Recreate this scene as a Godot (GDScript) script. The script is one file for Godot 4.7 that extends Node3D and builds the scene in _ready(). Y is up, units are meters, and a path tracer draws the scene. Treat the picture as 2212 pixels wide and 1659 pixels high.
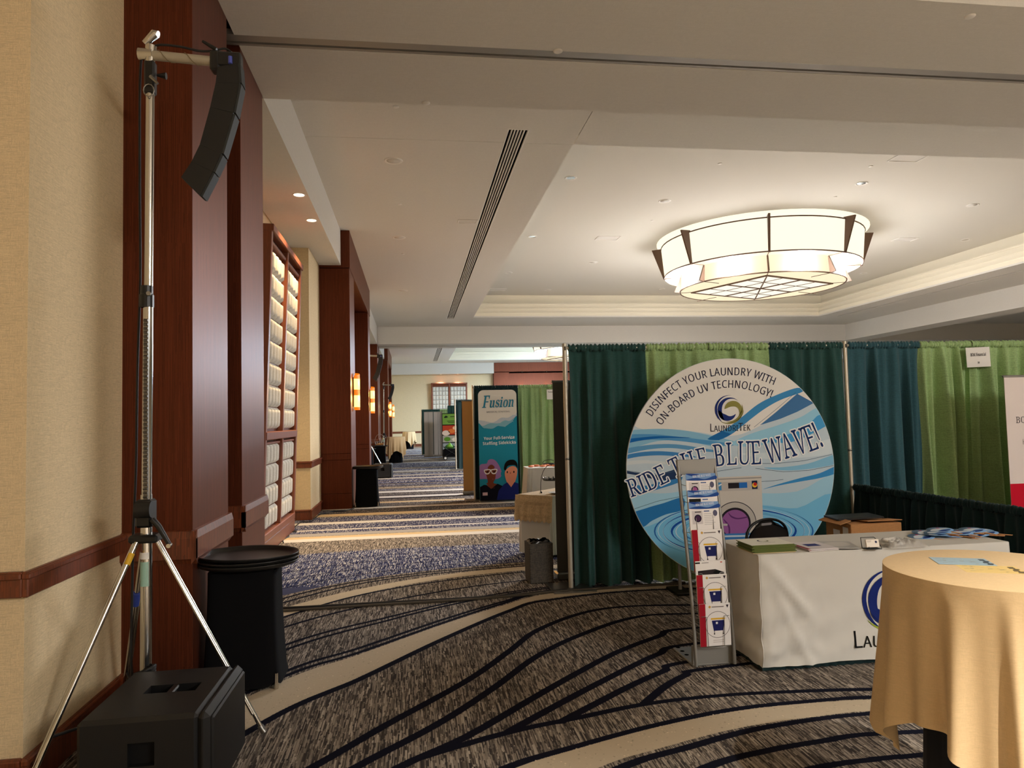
extends Node3D
# A hotel ballroom set up for a trade show. y up, metres; the corridor runs along -z, the camera stands at x = z = 0.
const F := 1521.24                     # focal length in pixels of the 2212 x 1659 frame
const EYE := Vector3(0, 1.68, 0)
const LOOK := Vector3(0.0503132, -0.140405, -0.023652)
const XW := -1.80                      # papered wall
const XP := -1.383                     # timber piers and soffit edge
const HB := 4.84                       # underside of beams and soffits
const HC := 5.55                       # ceiling
const HT := 6.45                       # raised tray
var CB := Basis.from_euler(LOOK)
var M := {}
var taken := {}
var rng := RandomNumberGenerator.new()

# ---------------------------------------------------------------- pixels to places
func ray(u: float, v: float) -> Vector3:
	return CB * Vector3((u - 1106.0) / F, -(v - 829.5) / F, -1.0)
func on_x(u: float, v: float, x: float) -> Vector3:
	var d := ray(u, v); return EYE + d * ((x - EYE.x) / d.x)
func on_y(u: float, v: float, y: float) -> Vector3:
	var d := ray(u, v); return EYE + d * ((y - EYE.y) / d.y)
func on_z(u: float, v: float, z: float) -> Vector3:
	var d := ray(u, v); return EYE + d * ((z - EYE.z) / d.z)

# ---------------------------------------------------------------- mesh building
class MB:
	var st := SurfaceTool.new()
	var col = null
	func _init() -> void:
		st.begin(Mesh.PRIMITIVE_TRIANGLES)
		st.set_smooth_group(-1)
	func smooth(n: int) -> void:
		st.set_smooth_group(n)
	func v(p: Vector3) -> void:
		if col != null: st.set_color(col)
		st.add_vertex(p)
	func tri(a: Vector3, b: Vector3, c: Vector3) -> void:      # counter-clockwise seen from outside
		v(a); v(c); v(b)
	func quad(a: Vector3, b: Vector3, c: Vector3, d: Vector3) -> void:
		tri(a, b, c); tri(a, c, d)
	func vt(p: Vector3, uv: Vector2) -> void:
		st.set_uv(uv); st.add_vertex(p)
	func quad_uv(a: Vector3, b: Vector3, c: Vector3, d: Vector3, ua: Vector2, ub: Vector2, uc: Vector2, ud: Vector2) -> void:
		vt(a, ua); vt(c, uc); vt(b, ub); vt(a, ua); vt(d, ud); vt(c, uc)
	func box(c: Vector3, s: Vector3, b := Basis()) -> MB:
		var h := s / 2.0
		for ax in 3:
			for sg in [-1.0, 1.0]:
				var n := Vector3(); n[ax] = sg
				var p := Vector3(); p[(ax + 1) % 3] = 1.0
				var q := n.cross(p)
				var o := n * h
				var pp := p * h; var qq := q * h
				quad(c + b * (o - pp - qq), c + b * (o + pp - qq), c + b * (o + pp + qq), c + b * (o - pp + qq))
		return self
	func mm(lo: Vector3, hi: Vector3) -> MB:
		return box((lo + hi) / 2.0, (hi - lo).abs())
	func cbox(c: Vector3, s: Vector3, ch: float, b := Basis()) -> MB:      # box with chamfered edges
		var h := s / 2.0; var k := h - Vector3(ch, ch, ch)
		for ax in 3:
			var a1 := (ax + 1) % 3; var a2 := (ax + 2) % 3
			for sg in [-1.0, 1.0]:
				var pts := []
				for q in [[-1, -1], [1, -1], [1, 1], [-1, 1]]:
					var p := Vector3(); p[ax] = sg * h[ax]; p[a1] = q[0] * k[a1]; p[a2] = q[1] * k[a2]
					pts.append(c + b * p)
				if sg > 0: quad(pts[0], pts[1], pts[2], pts[3])
				else: quad(pts[3], pts[2], pts[1], pts[0])
			for s1 in [-1.0, 1.0]:
				for s2 in [-1.0, 1.0]:
					var e := []
					for t in [-1.0, 1.0]:
						var p1 := Vector3(); p1[ax] = t * k[ax]; p1[a1] = s1 * h[a1]; p1[a2] = s2 * k[a2]
						var p2 := Vector3(); p2[ax] = t * k[ax]; p2[a1] = s1 * k[a1]; p2[a2] = s2 * h[a2]
						e.append(c + b * p1); e.append(c + b * p2)
					if s1 * s2 > 0: quad(e[0], e[1], e[3], e[2])
					else: quad(e[2], e[3], e[1], e[0])
		for x in [-1.0, 1.0]:
			for y in [-1.0, 1.0]:
				for z in [-1.0, 1.0]:
					var pa := c + b * Vector3(x * h.x, y * k.y, z * k.z)
					var pb := c + b * Vector3(x * k.x, y * h.y, z * k.z)
					var pc := c + b * Vector3(x * k.x, y * k.y, z * h.z)
					if x * y * z > 0: tri(pa, pb, pc)
					else: tri(pa, pc, pb)
		return self
	func tube(pts: Array, r, seg := 10, caps := true) -> MB:      # r: a number or a list
		var up := Vector3.UP
		var rings := []
		for i in pts.size():
			var d: Vector3 = (pts[mini(i + 1, pts.size() - 1)] - pts[maxi(i - 1, 0)]).normalized()
			if absf(d.dot(up)) > 0.95: up = Vector3.RIGHT if absf(d.x) < 0.7 else Vector3.FORWARD
			var s := d.cross(up).normalized(); var t := s.cross(d).normalized(); up = t
			var rr: float = r[i] if r is Array else r
			var ring := []
			for k in seg:
				var a := TAU * k / seg
				ring.append(pts[i] + (s * cos(a) + t * sin(a)) * rr)
			rings.append(ring)
		smooth(1)
		for i in pts.size() - 1:
			for k in seg:
				var k2 := (k + 1) % seg
				quad(rings[i][k], rings[i][k2], rings[i + 1][k2], rings[i + 1][k])
		smooth(-1)
		if caps:
			for k in range(1, seg - 1):
				tri(rings[0][0], rings[0][k + 1], rings[0][k])
				tri(rings[-1][0], rings[-1][k], rings[-1][k + 1])
		return self
	func lathe(prof: Array, seg := 24, at := Vector3(), sx := 1.0, sz := 1.0, sharp := false) -> MB:     # profile of (radius, height), going up the outside
		if not sharp: smooth(2)
		for i in prof.size() - 1:
			for k in seg:
				var a := TAU * k / seg; var b := TAU * (k + 1) / seg
				var p: Vector2 = prof[i]; var q: Vector2 = prof[i + 1]
				var p0 := at + Vector3(cos(a) * p.x * sx, p.y, -sin(a) * p.x * sz); var p1 := at + Vector3(cos(b) * p.x * sx, p.y, -sin(b) * p.x * sz)
				var q0 := at + Vector3(cos(a) * q.x * sx, q.y, -sin(a) * q.x * sz); var q1 := at + Vector3(cos(b) * q.x * sx, q.y, -sin(b) * q.x * sz)
				if p.x < 1e-6: tri(p0, q1, q0)
				elif q.x < 1e-6: tri(p0, p1, q0)
				else: quad(p0, p1, q1, q0)
		smooth(-1)
		return self
	func grid(nu: int, nv: int, f: Callable, uv := false) -> MB:      # f(s, t) -> point, s and t 0..1; outside is d/ds x d/dt
		var pts := []
		for j in nv + 1:
			var row := PackedVector3Array()
			for i in nu + 1:
				row.append(f.call(float(i) / nu, float(j) / nv))
			pts.append(row)
		smooth(3)
		for j in nv:
			for i in nu:
				if uv:
					var u0 := float(i) / nu; var u1 := float(i + 1) / nu; var v0 := 1.0 - float(j) / nv; var v1 := 1.0 - float(j + 1) / nv
					quad_uv(pts[j][i], pts[j][i + 1], pts[j + 1][i + 1], pts[j + 1][i], Vector2(u0, v0), Vector2(u1, v0), Vector2(u1, v1), Vector2(u0, v1))
				else:
					quad(pts[j][i], pts[j][i + 1], pts[j + 1][i + 1], pts[j + 1][i])
		smooth(-1)
		return self
	func poly(pts: PackedVector2Array, x: Transform3D, c = null) -> MB:      # flat polygon facing the transform's z
		if c != null: col = (c as Color).srgb_to_linear()
		var ix := Geometry2D.triangulate_polygon(pts)
		for i in range(0, ix.size(), 3):
			var a := pts[ix[i]]; var b := pts[ix[i + 1]]; var d := pts[ix[i + 2]]
			if (b - a).cross(d - a) < 0.0:
				var t := b; b = d; d = t
			tri(x * Vector3(a.x, a.y, 0), x * Vector3(b.x, b.y, 0), x * Vector3(d.x, d.y, 0))
		return self
	func prism(pts: PackedVector2Array, depth: float, x: Transform3D) -> MB:      # polygon pushed from z = 0 to depth
		var p := pts.duplicate()
		if Geometry2D.is_polygon_clockwise(p): p.reverse()
		poly(p, x * Transform3D(Basis(), Vector3(0, 0, depth)))
		poly(p, x * Transform3D(Basis(Vector3(-1, 0, 0), Vector3(0, 1, 0), Vector3(0, 0, -1)), Vector3())) if false else null
		var ix := Geometry2D.triangulate_polygon(p)
		for i in range(0, ix.size(), 3):
			var a := p[ix[i]]; var b := p[ix[i + 1]]; var d := p[ix[i + 2]]
			if (b - a).cross(d - a) < 0.0:
				var t := b; b = d; d = t
			tri(x * Vector3(a.x, a.y, 0), x * Vector3(d.x, d.y, 0), x * Vector3(b.x, b.y, 0))
		for i in p.size():
			var a := p[i]; var b := p[(i + 1) % p.size()]
			quad(x * Vector3(a.x, a.y, 0), x * Vector3(b.x, b.y, 0), x * Vector3(b.x, b.y, depth), x * Vector3(a.x, a.y, depth))
		return self
	func done() -> ArrayMesh:
		st.generate_normals()
		return st.commit()

# ---------------------------------------------------------------- nodes
func numbered(called: String) -> String:
	taken[called] = taken.get(called, -1) + 1
	return called if taken[called] == 0 else "%s_%03d" % [called, taken[called]]
func thing(called: String, label: String, category: String, at := Vector3(), turn := 0.0, group := "") -> Node3D:
	var o := Node3D.new(); o.name = numbered(called); add_child(o)
	o.position = at; o.rotation.y = turn
	return tag(o, label, category, group)
func tag(o: Node3D, label: String, category: String, group := "") -> Node3D:
	o.set_meta("label", label); o.set_meta("category", category)
	if group: o.set_meta("group", group)
	return o
func part(parent: Node, called: String, mesh, mat: Material, at := Vector3()) -> MeshInstance3D:
	var o := MeshInstance3D.new(); o.name = called
	o.mesh = mesh.done() if mesh is MB else mesh
	o.material_override = mat
	o.cast_shadow = GeometryInstance3D.SHADOW_CASTING_SETTING_ON
	parent.add_child(o, true); o.position = at
	return o
func solo(called: String, mesh, mat: Material, label: String, category: String, group := "", at := Vector3(), turn := 0.0) -> MeshInstance3D:
	var o := part(self, numbered(called), mesh, mat, at)
	o.rotation.y = turn
	tag(o, label, category, group)
	return o
func struct(called: String, label: String, category: String) -> Node3D:
	var o := Node3D.new(); o.name = numbered(called); add_child(o)
	o.set_meta("kind", "structure"); o.set_meta("label", label); o.set_meta("category", category)
	return o
func copy_of(o: Node3D, at: Vector3, turn: float, label := "") -> Node3D:
	var c: Node3D = o.duplicate()
	var base := String(o.name).rstrip("0123456789").rstrip("_")
	c.name = numbered(base); add_child(c); c.position = at; c.rotation.y = turn
	if label: c.set_meta("label", label)
	return c

# ---------------------------------------------------------------- materials
func rgb(r: int, g: int, b: int) -> Color:
	return Color8(r, g, b)
func mat(key: String, c: Color, rough := 0.8, metal := 0.0, spec := 0.5) -> StandardMaterial3D:
	if M.has(key): return M[key]
	var m := StandardMaterial3D.new(); m.resource_name = key
	m.albedo_color = c; m.roughness = rough; m.metallic = metal; m.metallic_specular = spec
	M[key] = m
	return m
func glow(key: String, c: Color, e: float) -> StandardMaterial3D:
	var m := mat(key, Color(c.r * 0.35, c.g * 0.35, c.b * 0.35), 0.6)
	m.emission_enabled = true; m.emission = c; m.emission_energy_multiplier = e
	return m
func paint(key: String, rough := 0.6) -> StandardMaterial3D:      # takes the vertex colours: print on a flat thing
	var m := mat(key, Color.WHITE, rough)
	m.vertex_color_use_as_albedo = true; m.metallic_specular = 0.2; m.roughness = maxf(rough, 0.7)
	return m
func tex(im: Image) -> ImageTexture:
	return ImageTexture.create_from_image(im)
func tri_tex(m: StandardMaterial3D, t: Texture2D, sc: Vector3) -> void:
	m.albedo_texture = t; m.uv1_triplanar = true; m.uv1_world_triplanar = true; m.uv1_scale = sc; m.uv1_triplanar_sharpness = 8.0
func wood_image(seed_: int, base: Color, spread: float, n := 512) -> Image:      # upright ribbon grain
	var r := RandomNumberGenerator.new(); r.seed = seed_
	var im := Image.create(n, n, false, Image.FORMAT_RGB8); im.fill(base)
	for x in n:
		var k := 1.0 + spread * (0.5 * sin(x * 0.11 + 1.3 * sin(x * 0.031)) + r.randf_range(-0.7, 0.7))
		im.fill_rect(Rect2i(x, 0, 1, n), Color(base.r * k, base.g * k, base.b * k))
	for i in 5200:
		var k := 1.0 + spread * r.randf_range(-1.3, 1.2)
		var x := r.randi() % n; var y := r.randi() % n; var h := 14 + r.randi() % 90
		im.fill_rect(Rect2i(x, y, 1 + r.randi() % 2, h), Color(base.r * k, base.g * k, base.b * k))
	return im
func weave_image(seed_: int, base: Color, a: float, b: float, n := 256) -> Image:      # threads across and up
	var r := RandomNumberGenerator.new(); r.seed = seed_
	var im := Image.create(n, n, false, Image.FORMAT_RGB8); im.fill(base)
	for y in n:
		var k := 1.0 + a * r.randf_range(-1, 1)
		im.fill_rect(Rect2i(0, y, n, 1), Color(base.r * k, base.g * k, base.b * k))
	for i in n * 26:
		var k := 1.0 + b * r.randf_range(-1, 1)
		if r.randf() < 0.6: im.fill_rect(Rect2i(r.randi() % n, r.randi() % n, 5 + r.randi() % 22, 1), Color(base.r * k, base.g * k, base.b * k))
		else: im.fill_rect(Rect2i(r.randi() % n, r.randi() % n, 1, 4 + r.randi() % 16), Color(base.r * k, base.g * k, base.b * k))
	return im
func materials() -> void:
	var m := mat("wall fabric", Color.WHITE, 0.9, 0, 0.3)
	tri_tex(m, tex(weave_image(11, rgb(212, 192, 156), 0.035, 0.075)), Vector3(2.2, 2.2, 2.2))
	m = mat("timber", Color.WHITE, 0.42, 0.55, 0.3)
	tri_tex(m, tex(wood_image(3, rgb(98, 50, 32), 0.13)), Vector3(1.5, 0.35, 1.5))
	m = mat("timber rail", Color.WHITE, 0.38, 0, 0.5)
	tri_tex(m, tex(wood_image(4, rgb(104, 52, 28), 0.16)), Vector3(0.5, 0.5, 0.5))
	m = mat("frame timber", Color.WHITE, 0.4, 0, 0.5)
	tri_tex(m, tex(wood_image(5, rgb(116, 60, 34), 0.14)), Vector3(2.2, 0.5, 2.2))
	m = mat("ceiling paint", Color.WHITE, 0.95, 0, 0.2)
	tri_tex(m, tex(weave_image(21, rgb(212, 208, 200), 0.012, 0.02, 128)), Vector3(3, 3, 3))
	mat("tray paint", rgb(210, 206, 196), 0.95, 0, 0.2)
	mat("cornice paint", rgb(232, 224, 204), 0.8, 0, 0.3)
	mat("track metal", rgb(150, 146, 140), 0.5, 0.6)
	mat("black", rgb(14, 14, 15), 0.8, 0, 0.3)
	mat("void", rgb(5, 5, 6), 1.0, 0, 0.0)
	mat("chrome", rgb(205, 203, 198), 0.16, 1.0)
	mat("steel", rgb(150, 148, 144), 0.35, 1.0)
	mat("black plastic", rgb(13, 13, 14), 0.42, 0, 0.5)
	mat("speaker coat", rgb(8, 8, 9), 0.55, 0, 0.5)
	mat("grille", rgb(48, 50, 49), 0.7, 0.2, 0.4)
	mat("canvas wrap", rgb(158, 148, 128), 0.9)
	mat("rubber cable", rgb(16, 16, 17), 0.6)
	mat("black cloth", rgb(16, 16, 18), 0.95, 0, 0.2)
	mat("tray plastic", rgb(30, 29, 28), 0.4, 0, 0.5)
	mat("white paper", rgb(232, 230, 226), 0.75)
	mat("white paint", rgb(226, 222, 214), 0.6)
	mat("grey metal", rgb(140, 138, 134), 0.45, 0.35)
	mat("pole metal", rgb(196, 188, 172), 0.42, 0.55)
	for d in [["teal drape", 40, 74, 71, 31], ["dark teal drape", 20, 42, 44, 32], ["green drape", 150, 178, 124, 33], ["blue drape", 48, 84, 94, 34]]:
		var c := mat(d[0], Color.WHITE, 0.85, 0, 0.3)
		tri_tex(c, tex(weave_image(d[4], rgb(d[1], d[2], d[3]), 0.08, 0.16, 256)), Vector3(2.6, 2.6, 2.6))
		c.rim_enabled = true; c.rim = 0.25; c.rim_tint = 0.8
	m = mat("white cloth", rgb(208, 206, 200), 0.9, 0, 0.2)
	m = mat("gold cloth", Color.WHITE, 0.75, 0, 0.3)
	tri_tex(m, tex(weave_image(41, rgb(212, 184, 142), 0.02, 0.035, 256)), Vector3(4, 4, 4))
	m = mat("cushion", Color.WHITE, 0.9, 0, 0.2)
	tri_tex(m, tex(weave_image(42, rgb(190, 184, 172), 0.04, 0.07, 128)), Vector3(4, 4, 4))
	m = mat("cardboard", Color.WHITE, 0.85)
	tri_tex(m, tex(weave_image(43, rgb(172, 122, 74), 0.04, 0.05, 128)), Vector3(3, 3, 3))
	glow("lamp side", Color(1.0, 0.965, 0.87), 1.12)
	glow("lamp ring", Color(1.0, 0.94, 0.79), 0.93)
	glow("lamp pane", Color(1.0, 0.97, 0.90), 1.0)
	mat("lamp metal", rgb(96, 70, 52), 0.5, 0.2)
	glow("downlight lens", Color(1.0, 0.93, 0.8), 4.0)
	glow("sconce bright", Color(1.0, 0.86, 0.45), 2.6)
	glow("sconce amber", Color(1.0, 0.50, 0.06), 1.0)

func _ready() -> void:
	# camera
	var cam := Camera3D.new(); cam.name = "camera"; add_child(cam)
	cam.position = EYE; cam.rotation = LOOK; cam.fov = rad_to_deg(2.0 * atan(829.5 / F)); cam.near = 0.05; cam.far = 200.0; cam.current = true
	# an indoor hall: no sky; all light comes from its lamps
	var we := WorldEnvironment.new(); we.name = "environment"; add_child(we)
	var e := Environment.new(); we.environment = e
	e.background_mode = Environment.BG_COLOR; e.background_color = Color.BLACK
	e.tonemap_mode = Environment.TONE_MAPPER_LINEAR; e.tonemap_exposure = 1.0
	e.sdfgi_enabled = true; e.ssao_enabled = true; e.ssil_enabled = true
	# the light of the drum chandeliers: one per ceiling tray, and those of the next bay
	for l in LAMPS: lamp_lights(Vector3(l[0], HT, l[1]), l[2], l[3], l[4])
	materials()
	carpets()
	walls()
	ceilings()
	lamps()
	var ch := chandelier()
	ch.position = Vector3(9.4, HT, -17.85)
	ch.set_meta("label", LAMPS[0][5])
	for i in range(1, LAMPS.size()): copy_of(ch, Vector3(LAMPS[i][0], HT, LAMPS[i][1]), 0, LAMPS[i][5])
	floor_speaker()
	stand()
	tray_stands()
	padded_panel()
	cables()
	drapes()
	round_sign()
	booth_table()
	brochure_rack()
	on_table()
	chairs()
	cocktail_table()
	red_banner()
	waste_bin()
	lace_table()
	staffing_booth()
	far_booths()
const LAMPS := [[9.4, -17.85, 420.0, 32.0, Color(0.99, 0.99, 1.0), "large two tier drum chandelier of lit cream panels over the booths"], [9.4, 6.2, 150.0, 34.0, Color(1.0, 0.985, 0.97), "two tier drum chandelier of lit cream panels behind the viewer's beam"], [9.4, -39.1, 560.0, 60.0, Color(0.80, 0.91, 1.0), "two tier drum chandelier of lit cream panels beyond the far beam"]]

# ---------------------------------------------------------------- the carpet
func scan(im: Image, pts: PackedVector2Array, c: Color) -> void:      # fill a polygon given in image pixels
	var lo := 1e9; var hi := -1e9
	for p in pts:
		lo = minf(lo, p.y); hi = maxf(hi, p.y)
	for y in range(maxi(0, int(lo)), mini(im.get_height() - 1, int(hi)) + 1):
		var xs := []
		for i in pts.size():
			var a := pts[i]; var b := pts[(i + 1) % pts.size()]
			if (a.y <= y) != (b.y <= y): xs.append(a.x + (b.x - a.x) * (y - a.y) / (b.y - a.y))
		xs.sort()
		for k in range(0, xs.size() - 1, 2):
			im.fill_rect(Rect2i(int(round(xs[k])), y, maxi(1, int(round(xs[k + 1])) - int(round(xs[k]))), 1), c)
func curve_pts(pts: Array, close := 10) -> PackedVector2Array:      # a smooth line through points
	var out := PackedVector2Array()
	for i in pts.size() - 1:
		var p0: Vector2 = pts[maxi(i - 1, 0)]; var p1: Vector2 = pts[i]; var p2: Vector2 = pts[i + 1]; var p3: Vector2 = pts[mini(i + 2, pts.size() - 1)]
		for k in close:
			out.append(p1.cubic_interpolate(p2, p0, p3, float(k) / close))
	out.append(pts[-1])
	return out
func floor_line(src: Array, off: Vector2, sc: float) -> PackedVector2Array:      # zoomed photo pixels -> (x, z) on the floor
	var a := []
	for p in src:
		var w := on_y(off.x + p[0] * sc, off.y + p[1] * sc, 0.0)
		a.append(Vector2(w.x, w.z))
	return curve_pts(a)
func streaks(im: Image, n: int, rect: Rect2i, cols: Array, lmin: int, lmax: int, wide: int, inside := PackedVector2Array()) -> void:
	for i in n:
		var x := rect.position.x + rng.randi() % rect.size.x; var y := rect.position.y + rng.randi() % rect.size.y
		if inside.size() and not Geometry2D.is_point_in_polygon(Vector2(x, y), inside): continue
		var c: Color = cols[rng.randi() % cols.size()]; var k := rng.randf_range(0.9, 1.1)
		im.fill_rect(Rect2i(x, y, 1 + rng.randi() % wide, rng.randi_range(lmin, lmax)), Color(c.r * k, c.g * k, c.b * k))
func carpets() -> void:
	rng.seed = 77
	var root := struct("floor", "patterned grey, navy and tan hotel carpet", "floor")
	var navy := rgb(24, 25, 36); var tan := rgb(186, 172, 150)
	var heather := [rgb(74, 68, 64), rgb(98, 91, 84), rgb(128, 119, 110), rgb(168, 158, 146), rgb(144, 134, 123), rgb(62, 58, 57)]
	# near carpet: x -2.2..6.0, z -2.0..-10.2 at 4 mm
	var X0 := -2.2; var Z0 := -2.0; var S := 8.2; var N := 2048; var K := N / S
	var to := func(p: Vector2) -> Vector2: return Vector2((p.x - X0) * K, (Z0 - p.y) * K)
	var im := Image.create(N, N, false, Image.FORMAT_RGB8); im.fill(rgb(118, 110, 102))
	streaks(im, 330000, Rect2i(0, -30, N, N + 30), heather, 8, 42, 2)
	var off := Vector2(600, 1060); var sc := 0.58770
	# blue-streaked field and pale field beyond it
	var blue_near := floor_line([[-900, 660], [-400, 500], [20, 385], [400, 312], [900, 262], [1400, 238], [2600, 215]], off, sc)
	var blue_far := floor_line([[-900, 370], [-400, 290], [20, 245], [400, 218], [900, 196], [1400, 182], [2600, 165]], off, sc)
	var field := PackedVector2Array()
	for p in blue_near: field.append(to.call(p))
	var rev := Array(blue_far); rev.reverse()
	for p in rev: field.append(to.call(p))
	scan(im, field, rgb(64, 68, 94))
	streaks(im, 150000, Rect2i(0, 1400, N, 648), [rgb(32, 36, 66), rgb(44, 50, 86), rgb(146, 148, 156), rgb(186, 184, 184), rgb(38, 42, 74), rgb(84, 90, 116)], 8, 34, 2, field)
	var pale := PackedVector2Array()
	for p in blue_far: pale.append(to.call(p))
	pale.append(Vector2(N + 900, N + 60)); pale.append(Vector2(-900, N + 60))
	for k in 4:
		var l := []
		for p in [[-900, 470 + 52 * k], [-400, 350 + 38 * k], [20, 272 + 29 * k], [400, 236 + 20 * k], [900, 208 + 14 * k], [1600, 184 + 10 * k]]: l.append(p)
		stroke(im, floor_line(l, off, sc), to, 0.022, rgb(30, 31, 52))
	# tan stripe and the lines beside it
	var t1a := floor_line([[-700, 680], [20, 432], [400, 342], [760, 292], [1200, 262], [1900, 240]], off, sc)
	var t1b := floor_line([[-700, 730], [20, 462], [400, 360], [760, 306], [1200, 274], [1900, 250]], off, sc)
	band(im, t1a, t1b, to, tan)
	for l in [[[-700, 655], [20, 412], [400, 326], [900, 277], [1500, 245]], [[-700, 640], [20, 396], [400, 318], [900, 270], [1500, 240]], [[-700, 735], [20, 466], [400, 364], [900, 299], [1500, 262]], [[-700, 790], [30, 500], [500, 388], [900, 330], [1500, 283]],
			[[-700, 880], [30, 566], [400, 466], [700, 398], [1010, 352], [1500, 305]], [[-700, 900], [30, 584], [400, 478], [700, 406], [1010, 357], [1500, 309]], [[-700, 990], [30, 663], [300, 578], [600, 476], [820, 410], [1020, 362], [1500, 322]], [[-700, 1012], [30, 680], [300, 594], [600, 488], [820, 417], [1020, 367], [1500, 326]]]:
		stroke(im, floor_line(l, off, sc), to, 0.034, navy)
	var t2a := floor_line([[-700, 1040], [30, 694], [300, 602], [600, 494], [820, 424], [1020, 375], [1440, 348], [2400, 335]], off, sc)
	var t2b := floor_line([[-700, 1230], [0, 815], [300, 685], [600, 543], [850, 436], [1000, 396], [1440, 358], [2400, 345]], off, sc)
	band(im, t2a, t2b, to, tan)
	# the long curves
	for l in [[[-700, 1245], [0, 824], [300, 693], [600, 549], [850, 442], [1000, 401], [1440, 362], [2400, 350]],
			[[-400, 1300], [130, 1015], [400, 860], [700, 695], [850, 590], [950, 515], [1100, 455], [1250, 428], [1510, 420], [2200, 424]],
			[[-200, 1290], [290, 1015], [600, 850], [800, 720], [950, 610], [1100, 535], [1300, 468], [1510, 452], [2200, 452]],
			[[0, 1260], [450, 1015], [700, 900], [950, 755], [1100, 670], [1250, 592], [1400, 535], [1510, 506], [2200, 470]],
			[[850, 885], [1000, 802], [1150, 722], [1300, 646], [1400, 600], [1520, 563], [2200, 500]],
			[[1040, 850], [1150, 792], [1300, 715], [1420, 662], [1510, 628], [2200, 540]],
			[[1345, 785], [1420, 722], [1500, 677], [1570, 655], [2200, 580]],
			[[100, 1200], [450, 1015], [560, 970], [860, 885], [1100, 835], [1345, 785], [1600, 755], [1850, 740], [2212, 730], [2800, 735]],
			[[500, 1180], [850, 1015], [1100, 940], [1400, 860], [1700, 800], [2000, 770], [2212, 758], [2800, 752]],
			[[800, 1250], [1260, 1019], [1500, 945], [1800, 868], [2212, 816], [2800, 800]],
			[[1200, 1200], [1580, 1015], [1800, 955], [2000, 920], [2200, 893], [2800, 870]],
			[[1500, 1200], [1900, 1040], [2212, 985], [2800, 940]]]:
		stroke(im, floor_line(l, off, sc), to, 0.046, navy)
	var t3a := floor_line([[500, 1195], [860, 1025], [1100, 949], [1400, 868], [1700, 808], [2000, 778], [2212, 767], [2800, 760]], off, sc)
	var t3b := floor_line([[700, 1250], [1180, 1019], [1400, 949], [1700, 872], [2000, 828], [2212, 809], [2800, 795]], off, sc)
	band(im, t3a, t3b, to, tan)
	slab(root, im, Vector2(X0, Z0), Vector2(X0 + S, Z0 - S), "carpet near")
	# middle carpet: bands across the room, z -10.2..-18.4
	var N2 := 1024
	im = Image.create(N2, 2048, false, Image.FORMAT_RGB8); im.fill(rgb(118, 110, 102))
	streaks(im, 120000, Rect2i(0, -20, N2, 2060), heather, 8, 30, 1)
	for b in [[1109, 1114, "tan"], [1116, 1125, "blue"], [1126, 1130.5, "white"], [1131, 1141, "blue"], [1141.5, 1143.5, "white"], [1144, 1149, "blue"], [1149, 1155, "grey"], [1155.5, 1160, "tan"], [1160, 1166, "white"], [1104, 1105.5, "dark"], [1107, 1108.5, "dark"], [1101, 1102.5, "dark"], [1097, 1100, "white"], [1094, 1095, "dark"], [1091, 1092.2, "dark"], [1086.5, 1089, "tan"], [1083, 1084, "dark"], [1079, 1081, "dark"], [1075, 1078, "white"], [1072, 1073.4, "dark"], [1069, 1070, "dark"], [1064, 1067, "white"], [1060, 1062, "blue"], [1056, 1058, "dark"], [1052, 1053, "dark"], [1050, 1051.4, "tan"]]:
		var pa := on_y(760, b[0], 0); var pb := on_y(760, b[1], 0)
		bar(im, (pa.z + 10.2) / -8.2 * 2048.0, (pb.z + 10.2) / -8.2 * 2048.0, b[2], N2)
	slab(root, im, Vector2(X0, Z0 - S), Vector2(X0 + S, Z0 - 2 * S), "carpet middle")
	# far carpet: z -18.4..-48
	im = Image.create(512, 2048, false, Image.FORMAT_RGB8); im.fill(rgb(118, 110, 102))
	streaks(im, 60000, Rect2i(0, -20, 512, 2060), heather, 4, 12, 1)
	var y := 0.0
	while y < 2040.0:
		var kind: String = ["white", "blue", "dark", "grey", "tan", "dark", "blue"][rng.randi() % 7]
		var w := rng.randf_range(5, 12) if kind in ["dark", "tan"] else rng.randf_range(12, 44)
		bar(im, y, y + w, kind, 512)
		y += w + rng.randf_range(2, 26)
	slab(root, im, Vector2(X0, Z0 - 2 * S), Vector2(X0 + S, -49.0), "carpet far")
	# the rest of the hall
	im = Image.create(512, 512, false, Image.FORMAT_RGB8); im.fill(rgb(100, 95, 92))
	streaks(im, 24000, Rect2i(0, 0, 512, 512), heather, 8, 40, 2)
	for k in 5: bar(im, 40 + 96 * k, 52 + 96 * k, "dark" if k % 2 else "tan", 512)
	var m := mat("carpet rest", Color.WHITE, 1.0, 0, 0.1); m.albedo_texture = tex(im); m.uv1_triplanar = true; m.uv1_world_triplanar = true; m.uv1_scale = Vector3(0.3, 0.3, 0.3)
	part(root, "carpet", MB.new().mm(Vector3(X0 + S, -0.2, -49.0), Vector3(34.5, 0, 18)), m)
	part(root, "carpet", MB.new().mm(Vector3(-3.0, -0.2, Z0), Vector3(X0 + S, 0, 18)), m)
	part(root, "carpet", MB.new().mm(Vector3(-3.0, -0.2, -49.0), Vector3(X0, 0, Z0)), m)
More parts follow.
